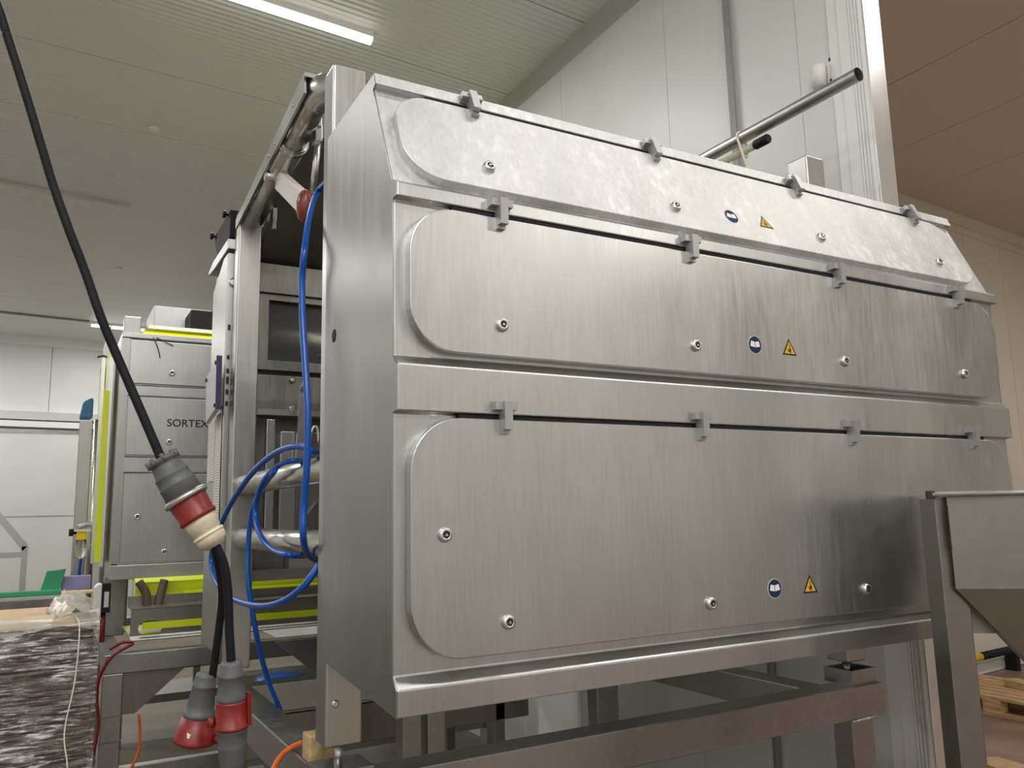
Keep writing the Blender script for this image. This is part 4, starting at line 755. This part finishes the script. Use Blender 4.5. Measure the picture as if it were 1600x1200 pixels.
bod._add(vs, fs); obj('hopper_body', bod, 'steel_hopper', HP)
rim = MB().tube([hpt(-0.012, -0.006, HT), hpt(A1 + 0.01, -0.006, HT)], 0.0075, 12)
obj('rim', rim, 'galvanised', HP); obj('rim', MB().tube([hpt(A1 + 0.005, -0.006, HT), hpt(A1 - 0.07, B1, HT), hpt(A0 + 0.07, B1, HT), hpt(A0, 0.0, HT)], 0.0075, 12), 'galvanised', HP)
obj('rim_end', hbox(MB(), -0.026, -0.006, -0.012, 0.006, HT - 0.012, HT + 0.010), 'sign_black', HP, bevel=0.002)
for a0 in (-0.004, A1 - 0.03):
    th_ = math.radians(18); c0, s0 = math.cos(th_), math.sin(th_)
    def lq(p, q, z): return hpt(a0 + p * c0 - q * s0, 0.010 + p * s0 + q * c0, z)
    obj('leg', MB().hull8([lq(0, 0, 0), lq(0.072, 0, 0), lq(0.072, 0.072, 0), lq(0, 0.072, 0)], [lq(0, 0, HT - 0.008), lq(0.072, 0, HT - 0.008), lq(0.072, 0.072, HT - 0.008), lq(0, 0.072, HT - 0.008)]), 'steel_hopper', HP, bevel=0.003)
for a0 in (0.088, A1 - 0.2): obj('leg', hbox(MB(), a0, a0 + 0.050, 0.352, 0.402, 0.0, HC), 'steel_hopper', HP, bevel=0.003)
obj('cross_strut', hbox(MB(), 0.03, A1, 0.095, 0.115, 1.335, 1.430), 'steel_dark', HP)
obj('seam_gap', hbox(MB(), 0.0235, 0.0262, 0.003, 0.0075, 1.56, HT - 0.03), 'sign_black', HP)

# ================================================================ PIPES AND WALL ITEMS BEHIND THE SORTER
pp = MB(); q0, q1 = Vector((2.0, 0.235, 3.335)), Vector((2.0, 1.95, 3.345)); n = 20
pp.tube([q0, q1], 0.0275, n, caps=False); pp.tube([q1, q0], 0.0225, n, caps=False)
pp.lathe(q0, q1, [(0.0, 0.0275), (0.0001, 0.0225)], n) if False else None
pobj = tag(obj('steel_pipe', pp, 'galvanised', None, org=q0), 'long grey steel pipe sticking out above the near sorter', 'pipe')
b2 = MB().tube([(2.0, 0.725, 3.272), (2.0, 1.90, 3.285)], 0.017, 16, mi=0)
b2.lathe((2.0, 0.70, 3.272), (2.0, 2, 3.272), [(0, 0.018, 1), (0.006, 0.022, 1), (0.075, 0.022, 1), (0.08, 0.018, 1)], 12)
sp_ = thing('capped_tube', 'thinner yellowish tube with a black end cap slung under the long pipe', 'tube', (2.0, 0.7, 3.272))
obj('tube', MB().tube([(2.0, 0.775, 3.272), (2.0, 1.95, 3.285)], 0.017, 16), 'plug_cream', sp_)
obj('end_cap', MB().lathe((2.0, 0.70, 3.272), (2.0, 2, 3.272), [(0, 0.018), (0.006, 0.022), (0.075, 0.022), (0.08, 0.018)], 12), 'black_rubber', sp_)
st = [(1.985, 0.80, 2.95)] + [(1.97, 0.806, 3.16), (1.965, 0.817, 3.22), (1.967, 0.838, 3.29), (1.972, 0.857, 3.345), (1.995, 0.862, 3.368), (2.028, 0.865, 3.355), (2.034, 0.86, 3.30), (2.02, 0.85, 3.252), (1.99, 0.845, 3.25)]
tag(obj('tie_cord', MB().tube(smooth_path(st, 6), 0.0055, 8), 'string_white', None, org=st[0]), 'white cord tied round the two pipes', 'cord')
sup = thing('pipe_support', 'dark bracket post holding the pipes behind the sorter', 'bracket', (2.0, 1.86, 2.96))
obj('upright', MB().box(1.98, 2.02, 1.84, 1.88, 2.965, 3.255), 'steel_dark', sup)
obj('saddle', MB().box(1.965, 2.035, 1.84, 1.88, 3.245, 3.268), 'steel_dark', sup)
tag(obj('wall_conduit', MB().tube([(PX - 0.022, 1.225, 0.3), (PX - 0.022, 1.225, CZ - 0.02)], 0.017, 16), 'trim_grey', None, org=(PX - 0.022, 1.225, 0.3)), 'thin steel conduit running up the partition wall', 'conduit')
wbx = thing('wall_bracket', 'small cream hinge bracket screwed to the partition wall', 'bracket', (PX, 0.65, 3.57))
obj('plate', MB().box(PX - 0.006, PX, 0.612, 0.648, 3.56, 3.69), 'white_plastic', wbx, bevel=0.002)
obj('barrel', MB().lathe((PX - 0.03, 0.675, 3.58), (PX - 0.03, 0.675, 4), [(0, 0.030), (0.10, 0.034), (0.105, 0.02)], 16), 'white_plastic', wbx)
obj('screw', MB().lathe((PX - 0.006, 0.63, 3.60), (0, 0.63, 3.60), [(0, 0.006), (0.003, 0.006)], 8).lathe((PX - 0.004, 0.627, 3.70), (0, 0.627, 3.70), [(0, 0.007), (0.005, 0.007)], 8), 'sign_black', wbx)
# unlit surface channel and two small detectors on the ceiling
tag(obj('cable_channel', MB().hull8([(-4.2, 6.72, CZ - 0.03), (-0.08, 7.30, CZ - 0.03), (-0.08, 7.36, CZ - 0.03), (-4.2, 6.78, CZ - 0.03)], [(-4.2, 6.72, CZ), (-0.08, 7.30, CZ), (-0.08, 7.36, CZ), (-4.2, 6.78, CZ)]), 'ceiling_plain', None, org=(-2.1, 7.05, CZ)), 'narrow cable channel fixed along the ribbed ceiling', 'cable channel')
tag(obj('cable_channel', MB().hull8([(-4.2, 12.5, CZ - 0.03), (-0.2, 12.93, CZ - 0.03), (-0.2, 12.98, CZ - 0.03), (-4.2, 12.55, CZ - 0.03)], [(-4.2, 12.5, CZ), (-0.2, 12.93, CZ), (-0.2, 12.98, CZ), (-4.2, 12.55, CZ)]), 'steel_dark', None, org=(-2.1, 12.7, CZ)), 'dark cable channel leading to the far strip light', 'cable channel')
for (x_, y_, lab) in ((-0.045, 5.36, 'small white ceiling button nearest the slanting cable'), (0.0, 9.70, 'small white ceiling button above the second sorter')):
    tag(obj('ceiling_button', MB().lathe((x_, y_, CZ), (x_, y_, 0), [(0, 0.045), (0.012, 0.045), (0.022, 0.03), (0.024, 0.01)], 16), 'white_plastic', None, org=(x_, y_, CZ)), lab, 'ceiling fitting')

# ================================================================ ANNEX: PALLET, BUMPER
PL = thing('wooden_pallet', 'pale wooden pallet lying on the annex floor', 'pallet', (6.47, 2.55, 0.0))
px0, px1, py0, py1 = 6.07, 6.87, 1.90, 3.08
for k in range(7):
    xa = px0 + k * (px1 - px0 - 0.09) / 6; obj('deck_board', MB().box(xa, xa + 0.09, py0, py1, 0.122, 0.144), 'wood', PL)
for ya in (py0, (py0 + py1) / 2 - 0.07, py1 - 0.145):
    obj('stringer_board', MB().box(px0, px1, ya, ya + 0.145, 0.100, 0.122), 'wood', PL)
    for xa in (px0, (px0 + px1) / 2 - 0.05, px1 - 0.10): obj('block', MB().box(xa, xa + 0.10, ya, ya + 0.145, 0.022, 0.100), 'wood', PL)
for xa in (px0, (px0 + px1) / 2 - 0.05, px1 - 0.10): obj('base_board', MB().box(xa, xa + 0.10, py0, py1, 0.0, 0.022), 'wood', PL)
tag(obj('loose_plank', MB().hull8([(6.45, 2.30, 0.146), (6.58, 2.30, 0.146), (6.68, 2.62, 0.146), (6.55, 2.66, 0.146)], [(6.45, 2.30, 0.20), (6.58, 2.30, 0.20), (6.68, 2.62, 0.20), (6.55, 2.66, 0.20)]), 'wood', None, org=(6.56, 2.48, 0.146)), 'loose plank lying on the pallet', 'plank')
tag(obj('plywood_sheet', MB().hull8([(4.78, 1.87, 0.0), (4.95, 1.80, 0.0), (4.90, 1.45, 0.0), (4.66, 1.52, 0.0)], [(4.78, 1.87, 0.02), (4.95, 1.80, 0.02), (4.90, 1.45, 0.02), (4.66, 1.52, 0.02)]), 'carton_light', None, org=(4.8, 1.65, 0)), 'pale sheet lying flat on the annex floor', 'board')
BR = thing('bumper_rail', 'yellow and black striped bumper pipe along the annex wall', 'bumper', (7.3, 3.30, 0.0))
x = 6.43; k = 0
while x < 9.5:
    obj('band', MB().tube([(x, annex(x) - 0.20, 0.215), (x + 0.90, annex(x + 0.9) - 0.20, 0.215)], 0.038, 16), ('safety_yellow', 'black_rubber')[k % 2], BR); x += 0.90; k += 1
for xs_ in (6.6, 8.0, 9.3): obj('stand_off', MB().box(xs_, xs_ + 0.06, annex(xs_) - 0.22, annex(xs_) - 0.10, 0.0, 0.19), 'black_rubber', BR)
